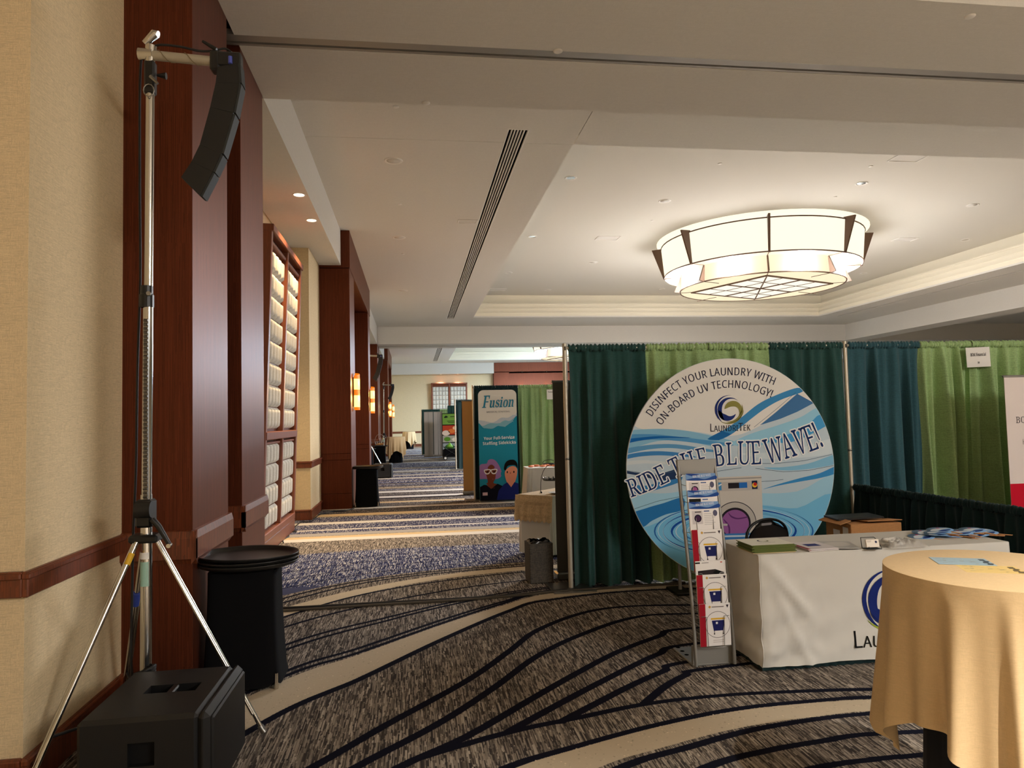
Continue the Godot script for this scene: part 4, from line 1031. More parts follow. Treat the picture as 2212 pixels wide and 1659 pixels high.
# ---------------------------------------------------------------- pipe and drape
func pole(at: Vector3, label: String, tall := 2.43) -> Node3D:
	var o := thing("drape_pole", label, "pole", at, 0, "drape poles")
	part(o, "tube", MB.new().tube([Vector3(0, 0.008, 0), Vector3(0, tall, 0)], 0.024, 14), M["pole metal"])
	part(o, "base_plate", MB.new().cbox(Vector3(0, 0.006, 0), Vector3(0.42, 0.012, 0.42), 0.003), M["steel"])
	part(o, "hook_slots", MB.new().cbox(Vector3(0, tall - 0.05, 0.02), Vector3(0.012, 0.04, 0.014), 0.002), M["black"])
	part(o, "joint", MB.new().lathe([Vector2(0.0245, tall * 0.52), Vector2(0.026, tall * 0.52), Vector2(0.026, tall * 0.52 + 0.02), Vector2(0.0245, tall * 0.52 + 0.02)], 14), M["steel"])
	return o
func drape(called: String, label: String, group: String, x0: float, x1: float, z: float, top: float, low: float, m: Material, seed_: int, turn := 0.0, deep := 1.0, at_x := 0.0, flow := 0.0) -> Node3D:
	var r := RandomNumberGenerator.new(); r.seed = seed_
	var w := x1 - x0
	var ph := []; for i in 6: ph.append(r.randf() * TAU)
	var n1 := w * r.randf_range(4.2, 5.4); var n2 := w * r.randf_range(8.0, 10.0); var n3 := w * r.randf_range(1.6, 2.4)
	var h := top - low
	var fold := func(s: float, y: float) -> Vector3:
		var t := clampf((top - 0.068 - y) / h, 0.0, 1.0)
		var a := (0.014 + 0.075 * pow(t, 0.55)) * deep
		var wob := 0.35 * sin(t * 3.1 + ph[3]) + 0.2 * sin(t * 6.0 + ph[4])
		var d: float = a * (0.75 * sin(TAU * n1 * s + ph[0] + wob + 0.7 * sin(TAU * n1 * s + ph[0] + wob)) + 0.42 * (1.0 - 0.5 * t) * sin(TAU * n2 * s + ph[1] - wob) + 0.45 * sin(TAU * n3 * s + ph[2] + wob * 0.5))
		var sx := (s - 0.5) * (w + 0.014) * (1.0 + 0.012 * t) + 0.010 * a / 0.05 * sin(TAU * n1 * s * 0.5 + ph[5]) + flow * t * (s - 0.1)
		return Vector3(sx, y + 0.010 * sin(TAU * n3 * s + ph[2]) * t, d)
	var o := MeshInstance3D.new()
	var k := MB.new()
	var nu := int(w * 90) + 12
	k.grid(nu, 18, func(s: float, t: float) -> Vector3: return fold.call(s, lerpf(low, top - 0.068, t)))
	var node := thing(called, label, "drape", Vector3((x0 + x1) / 2, 0, z) if turn == 0.0 else Vector3(at_x, 0, z), turn, group)
	part(node, "cloth", k, m)
	var k2 := MB.new()
	var nn := w * 26.0
	k2.grid(int(w * 110) + 16, 8, func(s: float, t: float) -> Vector3:
		var a := lerpf(-1.9, PI + 0.7, t); var cr := 0.026 + 0.0055 * sin(TAU * nn * s + 2.0 * sin(s * 21.0 + ph[0]))
		return Vector3((s - 0.5) * w, top - 0.045 + sin(a) * cr * 1.35 + 0.004 * sin(TAU * nn * s), cos(a) * cr + 0.006 * sin(TAU * n2 * s)))
	part(node, "rod_pocket", k2, m)
	o.free()
	return node
func drapes() -> void:
	pole(Vector3(1.52, 0, -6.92), "thin upright drape pole at the open end of the booth, foot on steel plate")
	pole(Vector3(4.572, 0, -6.92), "upright drape pole where the low side drape meets the back drape")
	pole(Vector3(7.62, 0, -6.92), "upright drape pole beyond the red and white banner")
	pole(Vector3(4.572, 0, -3.86), "short drape pole at the front end of the low side drape", 0.94)
	for c in [[1.54, 4.55, 0.0, "steel rail through the rod pockets behind the round sign"], [4.60, 7.60, 0.0, "steel rail through the rod pockets behind the banner"]]:
		solo("drape_rail", MB.new().tube([Vector3(c[0], 2.385, -6.92), Vector3(c[1], 2.385, -6.92)], 0.016, 10), M["pole metal"], c[3], "rail", "drape rails")
	solo("drape_rail", MB.new().tube([Vector3(4.572, 0.885, -6.9), Vector3(4.572, 0.885, -3.88)], 0.014, 10), M["pole metal"], "low steel rail inside the dark side drape", "rail", "drape rails")
	var g := "back drapes of the booths"
	drape("booth_drape", "dark teal back drape next to the open drape pole", g, 1.56, 2.36, -6.92, 2.43, 0.02, M["teal drape"], 1, 0.0, 1.3)
	drape("booth_drape", "green back drape over the round sign, next to the teal one by the pole", g, 2.37, 3.03, -6.92, 2.43, 0.02, M["green drape"], 2)
	drape("booth_drape", "green back drape behind the top of the round sign", g, 3.04, 3.70, -6.92, 2.43, 0.02, M["green drape"], 3)
	drape("booth_drape", "teal back drape between the round sign and the inner pole", g, 3.71, 4.54, -6.92, 2.43, 0.02, M["teal drape"], 4, 0.0, 1.2)
	drape("booth_drape", "blue teal back drape of the neighbouring booth beside the inner pole", g, 4.61, 5.44, -6.92, 2.43, 0.02, M["blue drape"], 5, 0.0, 1.2)
	drape("booth_drape", "pale green back drape beside the blue teal one", g, 5.45, 6.06, -6.92, 2.43, 0.02, M["green drape"], 6, 0.0, 1.5)
	drape("booth_drape", "pale green back drape behind the small white booth card", g, 6.07, 6.72, -6.92, 2.43, 0.02, M["green drape"], 7, 0.0, 1.3)
	drape("booth_drape", "teal back drape behind the red and white banner", g, 6.73, 7.58, -6.92, 2.43, 0.02, M["teal drape"], 8)
	drape("side_drape", "low dark teal drape dividing the two booths", "", -6.86, -3.92, -5.39, 0.93, 0.02, M["dark teal drape"], 9, PI / 2, 0.8, 4.572)
	# white card pinned on the green drape
	var c := on_z(2117, 771, -6.83)
	var o := thing("booth_card", "white booth card pinned to the pale green drape", "sign", Vector3(c.x, c.y - 0.11, -6.855))
	part(o, "card", MB.new().cbox(Vector3(0, 0.11, 0), Vector3(0.29, 0.215, 0.004), 0.0015, Basis(Vector3(0, 0, 1), 0.03)), M["white paper"])
	var k := MB.new(); var to := func(p: Vector2) -> Vector3: return Vector3(p.x, p.y, 0.0035)
	letters(k, "BOK Financial", [Vector2(-0.095, 0.118), Vector2(0.095, 0.124)], 0.034, font("Droid Sans", 700), to, rgb(20, 20, 24), [], 0.0, false)
	letters(k, "30", [Vector2(-0.015, 0.040), Vector2(0.012, 0.0408)], 0.020, font("Droid Sans", 700), to, rgb(20, 20, 24), [], 0.0, false)
	part(o, "lettering", k, paint("ink"))

# ---------------------------------------------------------------- the round sign
func round_sign() -> void:
	var Z := -6.47; var R := 1.058; var C := Vector2(3.045, 1.165)
	var o := thing("round_sign", "big round blue and white laundry sign standing in front of drapes", "sign", Vector3(C.x, 0, Z))
	var org := o.position
	var disc := []
	for i in 96: disc.append(Vector2(cos(TAU * i / 96), sin(TAU * i / 96)) * R)
	part(o, "board", MB.new().prism(PackedVector2Array(disc), 0.022, Transform3D(Basis(), Vector3(0, C.y, -0.022))), mat("sign edge", rgb(206, 212, 218), 0.5))
	for x in [-0.557, 0.557]:
		var b := part(o, "leg", MB.new().tube([Vector3(x, 0.03, -0.035), Vector3(x, 0.55, -0.035)], 0.016, 10), M["grey metal"])
		part(b, "leg_base", MB.new().cbox(Vector3(x, 0.012, -0.05), Vector3(0.16, 0.024, 0.30), 0.004), M["black plastic"])
	var lay := [0.0004]
	var to := func(p: Vector2) -> Vector3:      # p in pixels of the photograph
		var w := on_z(p.x, p.y, Z); return Vector3(w.x - org.x, w.y, lay[0])
	var clip := PackedVector2Array()
	for i in 120:
		var w := Vector3(C.x + cos(TAU * i / 120) * (R - 0.004), C.y + sin(TAU * i / 120) * (R - 0.004), Z)
		var l := CB.inverse() * (w - EYE); clip.append(Vector2(1106 + F * l.x / -l.z, 829.5 - F * l.y / -l.z))
	var z7 := func(a: Array) -> Array:
		var out := []
		for p in a: out.append(Vector2(1300 + p[0] * 0.3014, 760 + p[1] * 0.3014))
		return out
	var k := MB.new()
	var add := func(a: Array, c: Color, rd := true) -> void:
		shape(k, z7.call(a), to, c, clip, rd); lay[0] += 0.00006
	add.call([[0, 0], [1858, 0], [1858, 1700], [0, 1700]], rgb(226, 224, 220), false)
	add.call([[100, 590], [300, 556], [520, 556], [720, 580], [850, 600], [1000, 590], [1200, 500], [1420, 420], [1700, 300], [1760, 1000], [1700, 1700], [100, 1700]], rgb(190, 208, 220))
	add.call([[100, 990], [300, 1010], [500, 1010], [800, 960], [1100, 1010], [1400, 1000], [1750, 900], [1750, 1700], [100, 1700]], rgb(160, 206, 230))
	add.call([[100, 1200], [290, 1260], [560, 1150], [830, 1090], [1160, 1100], [1400, 1120], [1700, 1050], [1700, 1800], [100, 1800]], rgb(120, 190, 228))
	add.call([[150, 580], [350, 553], [560, 560], [780, 600], [960, 650], [820, 680], [600, 640], [400, 640], [150, 700]], rgb(134, 186, 216))
	add.call([[150, 600], [350, 590], [560, 610], [800, 640], [980, 668], [800, 668], [560, 640], [350, 630], [150, 650]], rgb(84, 150, 202))
	add.call([[150, 632], [300, 612], [440, 604], [640, 616], [440, 618], [300, 632], [150, 660]], rgb(24, 98, 172), true)
	add.call([[150, 700], [330, 668], [520, 662], [720, 690], [880, 720], [700, 712], [500, 690], [330, 700], [150, 735]], rgb(92, 152, 198))
	add.call([[140, 750], [260, 722], [400, 712], [560, 724], [680, 756], [540, 748], [400, 742], [260, 752], [140, 775]], rgb(64, 130, 188))
	add.call([[140, 790], [300, 776], [480, 790], [640, 800], [480, 806], [300, 800], [140, 815]], rgb(206, 216, 222))
	add.call([[930, 660], [1060, 590], [1250, 530], [1420, 470], [1560, 400], [1620, 520], [1440, 590], [1250, 640], [1080, 680]], rgb(150, 202, 228))
	add.call([[1180, 640], [1340, 590], [1480, 520], [1560, 452], [1640, 500], [1500, 590], [1340, 650]], rgb(76, 158, 214))
	add.call([[1000, 730], [1200, 720], [1420, 690], [1660, 620], [1660, 720], [1420, 760], [1200, 770]], rgb(206, 220, 228))
	add.call([[760, 622], [900, 545], [1000, 470], [1120, 375], [1250, 310], [1400, 258], [1440, 285], [1280, 345], [1150, 420], [1020, 520], [930, 590], [838, 632]], rgb(66, 138, 192))
	add.call([[1132, 526], [1250, 430], [1400, 300], [1520, 366], [1400, 430], [1280, 480]], rgb(70, 116, 164), false)
	add.call([[755, 625], [860, 566], [930, 590], [838, 634]], rgb(38, 104, 166), false)
	add.call([[1160, 830], [1300, 826], [1480, 800], [1680, 735], [1680, 800], [1480, 840], [1300, 850]], rgb(132, 188, 220))
	add.call([[1155, 985], [1260, 950], [1420, 905], [1560, 870], [1680, 820], [1680, 868], [1560, 905], [1420, 930], [1260, 960]], rgb(60, 140, 200))
	add.call([[150, 940], [300, 960], [420, 930], [560, 880], [560, 930], [420, 980], [300, 1010], [150, 1030]], rgb(58, 128, 188))
	add.call([[150, 850], [260, 868], [380, 880], [500, 850], [560, 830], [560, 900], [420, 920], [280, 890], [150, 866]], rgb(40, 60, 96))
	add.call([[200, 1170], [320, 1120], [440, 1085], [580, 1045], [580, 1130], [460, 1165], [360, 1210], [285, 1255]], rgb(44, 118, 180))
	for ln in [[[165, 850], [300, 870], [420, 875], [560, 850], [800, 860], [1000, 830]], [[1100, 835], [1300, 860], [1480, 850], [1660, 815]], [[220, 1130], [400, 1070], [600, 1030], [800, 990]], [[1090, 540], [1240, 420], [1390, 290]], [[1140, 930], [1220, 925], [1300, 915]], [[1000, 800], [1250, 800], [1450, 780], [1650, 735]]]:
		var up := []; var dn := []
		for p in ln:
			up.append([p[0], p[1] - 1.6]); dn.push_front([p[0], p[1] + 1.6])
		add.call(up + dn, rgb(70, 96, 122), false)
	# rings of water round the machine
	for rr in [[560, 190, 12, 44, 104, 176], [548, 182, 5, 196, 220, 236], [520, 168, 26, 36, 88, 168], [500, 172, 6, 206, 226, 238], [470, 150, 10, 90, 160, 210], [440, 140, 24, 30, 78, 160], [410, 128, 8, 190, 214, 232], [380, 112, 16, 60, 120, 186], [340, 100, 8, 196, 220, 236]]:
		for i in 48:
			var a := TAU * i / 48; var b := TAU * (i + 1) / 48; var e: float = rr[2] * (0.55 + 0.45 * sin(a * 2.0 + rr[0])); var e2: float = rr[2] * (0.55 + 0.45 * sin(b * 2.0 + rr[0]))
			var q := func(an: float, r_: float) -> Array: return [945 + cos(an) * (rr[0] - r_) + 12 * sin(an + rr[1]), 1285 + sin(an) * (rr[1] - r_ * 0.5)]
			shape(k, z7.call([q.call(a, 0), q.call(b, 0), q.call(b, e2), q.call(a, e)]), to, rgb(rr[3], rr[4], rr[5]), clip, false)
		lay[0] += 0.00004
	# the printed washing machine
	add.call([[770, 902], [1142, 886], [1160, 1330], [800, 1345]], rgb(206, 200, 192), false)
	add.call([[770, 912], [1143, 897], [1144, 905], [770, 920]], rgb(150, 148, 146), false)
	add.call([[770, 938], [1128, 922], [1131, 990], [770, 1002]], rgb(188, 183, 178), false)
	add.call([[817, 938], [856, 936], [858, 992], [818, 995]], rgb(70, 140, 196), false)
	add.call([[820, 962], [857, 944], [857, 954], [820, 976]], rgb(220, 232, 240), false)
	add.call([[904, 940], [982, 937], [984, 977], [906, 980]], rgb(44, 42, 46), false)
	add.call([[982, 937], [1040, 934], [1042, 974], [984, 977]], rgb(44, 108, 186), false)
	add.call([[1073, 924], [1113, 922], [1116, 982], [1076, 984]], rgb(30, 34, 70), false)
	var disc2 := func(cx: float, cy: float, r_: float, c: Color) -> void:
		var a := []
		for p in ring2(Vector2(cx, cy), r_, r_): a.append([p.x, p.y])
		add.call(a, c, false)
	disc2.call(1095.0, 954.0, 18.0, rgb(232, 190, 70)); disc2.call(1098.0, 948.0, 12.0, rgb(196, 44, 40))
	disc2.call(955.0, 1225.0, 152.0, rgb(60, 58, 62)); disc2.call(955.0, 1226.0, 147.0, rgb(186, 180, 172)); disc2.call(955.0, 1228.0, 112.0, rgb(40, 34, 46)); disc2.call(955.0, 1230.0, 98.0, rgb(148, 92, 152))
	add.call([[905, 1150], [930, 1175], [975, 1190], [1040, 1180], [1040, 1188], [975, 1200], [925, 1185]], rgb(96, 52, 108), true)
	add.call([[868, 1195], [900, 1225], [918, 1260], [918, 1310], [908, 1310], [906, 1262], [890, 1232]], rgb(96, 52, 108), true)
	add.call([[840, 1230], [900, 1232], [900, 1246], [842, 1246]], rgb(196, 190, 184), false)
	add.call([[800, 1305], [1160, 1296], [1160, 1345], [800, 1350]], rgb(56, 118, 184), false)
	add.call([[800, 1318], [1160, 1309], [1160, 1322], [800, 1330]], rgb(196, 216, 230), false)
	part(o, "printed_face", k, paint("sign print", 0.45))
	# lettering
	k = MB.new(); lay[0] += 0.0003
	var zz := func(a: Array) -> Array: return z7.call(a)
	var ink := rgb(26, 32, 62)
	letters(k, "DISINFECT YOUR LAUNDRY WITH", zz.call([[355, 468], [440, 358], [590, 240], [760, 182], [900, 168], [1060, 178], [1235, 240]]), 16.5, font("Droid Sans", 400), to, ink)
	letters(k, "ON-BOARD UV TECHNOLOGY!", zz.call([[425, 530], [500, 440], [640, 330], [790, 272], [920, 258], [1060, 275], [1215, 330]]), 16.5, font("Droid Sans", 400), to, ink)
	swirl(k, Vector2(1300 + 910 * 0.3014, 760 + 412 * 0.3014), 30.5, to, rgb(34, 50, 112), rgb(140, 136, 76))
	letters(k, "LAUNDRITEK", zz.call([[772, 572], [1065, 564]]), 17.0, font("Droid Sans", 400), to, rgb(40, 42, 56), [1.0, 0.74, 0.74, 0.74, 0.74, 0.74, 0.74, 1.0, 0.74, 0.74])
	var path: Array = zz.call([[205, 1045], [330, 1000], [450, 945], [600, 875], [735, 838], [900, 812], [1110, 806], [1240, 790], [1400, 742], [1520, 706], [1600, 672]])
	var sf := font("Droid Serif", 400)
	for d in 10:
		var shift := Vector2(cos(TAU * d / 10), sin(TAU * d / 10)) * 2.6
		var p2 := []
		for p in path: p2.append(p + shift)
		lay[0] += 0.00012
		letters(k, "RIDE THE BLUE WAVE!", p2, [38.0, 57.0], sf, to, rgb(236, 238, 240))
	lay[0] += 0.0004
	letters(k, "RIDE THE BLUE WAVE!", path, [38.0, 57.0], sf, to, rgb(26, 48, 98))
	part(o, "lettering", k, paint("sign ink", 0.45))

# ---------------------------------------------------------------- the booth
func booth_table() -> void:
	var x0 := 2.222; var x1 := 4.06; var z0 := -4.985; var z1 := -4.40; var H := 0.752
	var c := Vector3((x0 + x1) / 2, 0, (z0 + z1) / 2)
	var t := thing("folding_table", "folding table hidden under the white printed cover", "table", c)
	part(t, "table_top", MB.new().cbox(Vector3(0, H - 0.03, 0), Vector3(x1 - x0 - 0.05, 0.04, z1 - z0 - 0.05), 0.006), M["white paint"])
	for x in [-1, 1]:
		for z in [-1, 1]: part(t, "leg", MB.new().tube([Vector3(x * 0.78, 0, z * 0.2), Vector3(x * 0.78, H - 0.05, z * 0.2)], 0.014, 8), M["steel"])
	var o := thing("table_cover", "fitted white table cover with navy swirl logo on its front", "tablecloth", c)
	# round the four sides: cloth with soft creases
	var hw := (x1 - x0) / 2; var hd := (z1 - z0) / 2; var per := 4 * (hw + hd)
	var nz := FastNoiseLite.new(); nz.seed = 5; nz.frequency = 1.6; nz.noise_type = FastNoiseLite.TYPE_SIMPLEX; nz.fractal_octaves = 3
	var side := func(d: float) -> Array:      # distance along the edge -> point and outward way, starting at the front corner by the rack, going along the front
		if d < 2 * hw: return [Vector2(-hw + d, hd), Vector2(0, 1)]
		d -= 2 * hw
		if d < 2 * hd: return [Vector2(hw, hd - d), Vector2(1, 0)]
		d -= 2 * hd
		if d < 2 * hw: return [Vector2(hw - d, -hd), Vector2(0, -1)]
		d -= 2 * hw
		return [Vector2(-hw, -hd + d), Vector2(-1, 0)]
	var pt := func(s: float, tt: float) -> Vector3:
		var d := fposmod(s, 1.0) * per
		var q: Array = side.call(d); var p: Vector2 = q[0]; var n: Vector2 = q[1]
		var t1 := 1.0 - tt      # 0 at the top
		var out := 0.004 + 0.018 * t1
		var cor := minf(minf(d, absf(d - 2 * hw)), per - d)      # from the front corners
		var first := minf(d, per - d)
		var cr := 0.018 * sin((p.x * 2.3 + t1 * 4.2) * 5.0) * exp(-cor * 2.2) * t1
		var diag := 0.032 * pow(maxf(0.0, 1.0 - absf(d - t1 * 0.55 - 0.02) / 0.09), 2.0) * sin(minf(1.0, t1 * 1.4) * PI) + 0.026 * pow(maxf(0.0, 1.0 - absf(d - t1 * 0.32) / 0.06), 2.0) * t1 if d < 1.2 else 0.0
		var wr := (absf(nz.get_noise_3d(p.x * 2.2, t1 * 1.6, p.y * 2.2)) - 0.2) * 0.030 * (0.25 + 0.75 * t1) * (1.0 if d < 0.42 or d > 1.9 else 0.35)
		var sm := 0.006 * exp(-first * 60.0)
		out += wr + diag + cr - sm
		if first < 0.05: out -= (0.05 - first) * 0.25 * t1
		var y := H * tt + (0.028 + 0.012 * sin(d * 3.0)) * t1
		return Vector3(p.x + n.x * out, y, p.y + n.y * out)
	var k := MB.new()
	k.grid(240, 30, func(s: float, tt: float) -> Vector3: return pt.call(s, tt))
	part(o, "drop", k, M["white cloth"])
	part(o, "cover_top", MB.new().cbox(Vector3(0, H, 0), Vector3(2 * hw + 0.008, 0.008, 2 * hd + 0.008), 0.003), M["white cloth"])
	for e in [0.0, 2 * hw / per]:
		var pts := []
		for i in 13: pts.append(pt.call(e + 0.0006, 1.0 - i / 12.0) + Vector3(0, 0, 0.003))
		part(o, "seam", MB.new().tube(pts, 0.003, 5), M["white cloth"])
	var sk := MB.new()
	sk.grid(160, 2, func(s: float, tt: float) -> Vector3:
		var q: Array = side.call(fposmod(s, 1.0) * per); var f := 0.012 * sin(s * 520.0)
		return Vector3(q[0].x - q[1].x * (0.012 + f), 0.004 + 0.12 * tt, q[0].y - q[1].y * (0.012 + f)))
	part(o, "skirt", sk, M["dark teal drape"])
	# print on the front: follows the cloth
	var wr2 := func(p: Vector2) -> Vector3:
		var w := on_z(p.x, p.y, z1 + 0.015)
		var d := w.x - x0; var b: Vector3 = pt.call(clampf(d, 0.01, 2 * hw - 0.01) / per, w.y / H)
		return Vector3(w.x - c.x, w.y, b.z + 0.0045)
	var ink := MB.new()
	var ctr := Vector2(1928, 1296)
	var fine := func(pts: Array, cc: Color) -> void: shape(ink, pts, wr2, cc, PackedVector2Array(), false)
	fine.call(arc_band(ctr, 66, -1.35, -4.3, 9, 1.5), rgb(32, 44, 110)); fine.call(arc_band(ctr + Vector2(4, 2), 57, -0.7, -4.4, 19, 1.7), rgb(32, 44, 110)); fine.call(arc_band(ctr + Vector2(-9, 15), 41, -2.9, -6.1, 29, 0.8), rgb(32, 44, 110))
	fine.call(arc_band(ctr + Vector2(20, 2), 42, -3.1, 0.9, 27, 0.7), rgb(150, 166, 60)); fine.call(arc_band(ctr, 70, 0.0, 2.5, 8, 1.0), rgb(150, 166, 60)); fine.call(arc_band(ctr + Vector2(5, 2), 62, -0.4, 1.9, 11, 1.0), rgb(150, 166, 60))
	letters(ink, "LAUNDRITEK", [Vector2(1840, 1399), Vector2(2042, 1390)], 36.0, font("Droid Sans", 400), wr2, rgb(24, 24, 28), [1.0, 0.68, 0.68, 0.68, 0.68, 0.68, 0.68, 1.0, 0.68, 0.68])
	part(o, "logo_print", ink, paint("cover ink", 0.85))
# flat paper with print; f(k, to) draws in metres on a w x h page with its corner at 0,0, y up
func page(called: String, label: String, cat: String, at: Transform3D, w: float, h: float, thick: float, base: Color, draw: Callable, group := "") -> Node3D:
	var o := thing(called, label, cat, Vector3(), 0, group); o.transform = at
	part(o, "paper", MB.new().cbox(Vector3(w / 2, h / 2, thick / 2), Vector3(w, h, thick), minf(thick * 0.3, 0.002)), mat("paper %s" % base.to_html(), base, 0.5))
	var k := MB.new(); var lay := [thick + 0.0004]
	var to := func(p: Vector2) -> Vector3: return Vector3(p.x, p.y, lay[0])
	face = Vector3(0, 0, 1)
	draw.call(k, to, lay)
	k.col = base.srgb_to_linear(); k.tri(Vector3(0.001, 0.001, thick), Vector3(0.002, 0.001, thick), Vector3(0.001, 0.002, thick))
	part(o, "print", k, paint("page ink", 0.5))
	return o
func rc(k: MB, to: Callable, x: float, y: float, w: float, h: float, c: Color) -> void:
	shape(k, [Vector2(x, y), Vector2(x + w, y), Vector2(x + w, y + h), Vector2(x, y + h)], to, c, PackedVector2Array(), false)
func wash_page(k: MB, to: Callable, lay: Array, kind: int) -> void:
	rc(k, to, 0, 0.235, 0.216, 0.044, rgb(120, 156, 204)); lay[0] += 0.0001
	shape(k, [Vector2(0, 0.236), Vector2(0.07, 0.250), Vector2(0.14, 0.240), Vector2(0.216, 0.262), Vector2(0.216, 0.236), Vector2(0.1, 0.230)], to, rgb(44, 78, 146))
	shape(k, [Vector2(0, 0.279), Vector2(0.05, 0.262), Vector2(0.10, 0.270), Vector2(0.05, 0.279)], to, rgb(40, 70, 140)); lay[0] += 0.0001
	letters(k, "RIDE THE BLUE WAVE!", [Vector2(0.05, 0.250), Vector2(0.185, 0.260)], 0.016, font("Droid Serif", 700), to, rgb(226, 230, 236), [], 0.0, false)
	if kind == 1: rc(k, to, 0.008, 0.16, 0.085, 0.062, rgb(34, 34, 32))
	else:
		rc(k, to, 0.02, 0.13, 0.075, 0.09, rgb(206, 200, 202)); lay[0] += 0.0001
		shape(k, ring2(Vector2(0.060, 0.168), 0.026, 0.026, 0, TAU, 24), to, rgb(36, 30, 50), PackedVector2Array(), false); lay[0] += 0.0001
		shape(k, ring2(Vector2(0.060, 0.168), 0.019, 0.019, 0, TAU, 24), to, rgb(156, 84, 136) if kind == 0 else rgb(70, 46, 74), PackedVector2Array(), false)
		rc(k, to, 0.04, 0.208, 0.045, 0.006, rgb(40, 38, 42))
		shape(k, ring2(Vector2(0.186, 0.200), 0.016, 0.021, 0, TAU, 20), to, rgb(92, 92, 116), PackedVector2Array(), false)
	rc(k, to, 0.105, 0.212, 0.04, 0.007, rgb(70, 96, 150))
	for i in 7: rc(k, to, 0.105, 0.196 - 0.012 * i, 0.055 + 0.012 * (i % 3), 0.0028, rgb(170, 170, 174))
	rc(k, to, 0.015, 0.085, 0.10, 0.006, rgb(60, 60, 66))
	for i in 6:
		for j in 3: rc(k, to, 0.015 + 0.017 * i, 0.045 + 0.012 * j, 0.011, 0.006, rgb(176, 176, 182))
	shape(k, ring2(Vector2(0.15, 0.06), 0.012, 0.018, 0, TAU, 20), to, rgb(196, 192, 190), PackedVector2Array(), false)
func cart_page(k: MB, to: Callable, lay: Array) -> void:
	rc(k, to, 0, 0, 0.042, 0.279, rgb(158, 30, 44))
	shape(k, [Vector2(0.062, 0.258), Vector2(0.072, 0.268), Vector2(0.082, 0.258), Vector2(0.072, 0.248)], to, rgb(196, 152, 70), PackedVector2Array(), false)
	rc(k, to, 0.086, 0.254, 0.085, 0.006, rgb(120, 112, 108)); shape(k, [Vector2(0.186, 0.268), Vector2(0.206, 0.268), Vector2(0.196, 0.246)], to, rgb(60, 50, 60), PackedVector2Array(), false)
	var ci := ring2(Vector2(0.125, 0.14), 0.086, 0.086, 0, TAU, 48)
	for i in 48:
		var a: Vector2 = ci[i]; var b: Vector2 = ci[(i + 1) % 48]; var n := (a - Vector2(0.125, 0.14)).normalized() * 0.0016; var n2 := (b - Vector2(0.125, 0.14)).normalized() * 0.0016
		shape(k, [a - n, b - n2, b + n2, a + n], to, rgb(110, 104, 104), PackedVector2Array(), false)
	lay[0] += 0.0002
	rc(k, to, 0.078, 0.174, 0.10, 0.010, rgb(222, 176, 50))
	shape(k, [Vector2(0.084, 0.168), Vector2(0.174, 0.168), Vector2(0.164, 0.100), Vector2(0.096, 0.100)], to, rgb(38, 40, 92), PackedVector2Array(), false)
	for x in [0.098, 0.160]: rc(k, to, x, 0.082, 0.004, 0.018, rgb(50, 46, 50)); shape(k, ring2(Vector2(x + 0.002, 0.08), 0.005, 0.005, 0, TAU, 10), to, rgb(40, 36, 40), PackedVector2Array(), false)
	lay[0] += 0.0002
	rc(k, to, 0.112, 0.144, 0.014, 0.014, rgb(220, 220, 224))
	for i in 2: rc(k, to, 0.09, 0.024 + 0.012 * i, 0.075, 0.004, rgb(196, 186, 182))
func device_page(k: MB, to: Callable, lay: Array) -> void:
	rc(k, to, 0, 0.262, 0.034, 0.010, rgb(24, 24, 26)); rc(k, to, 0.045, 0.264, 0.05, 0.005, rgb(150, 146, 144)); rc(k, to, 0.178, 0.264, 0.014, 0.006, rgb(196, 70, 40))
	shape(k, [Vector2(0.016, 0.170), Vector2(0.016, 0.215), Vector2(0.14, 0.222), Vector2(0.20, 0.200), Vector2(0.20, 0.170)], to, rgb(52, 46, 48), PackedVector2Array(), false); lay[0] += 0.0001
	shape(k, [Vector2(0.12, 0.200), Vector2(0.15, 0.218), Vector2(0.19, 0.196), Vector2(0.15, 0.188)], to, rgb(24, 22, 24), PackedVector2Array(), false)
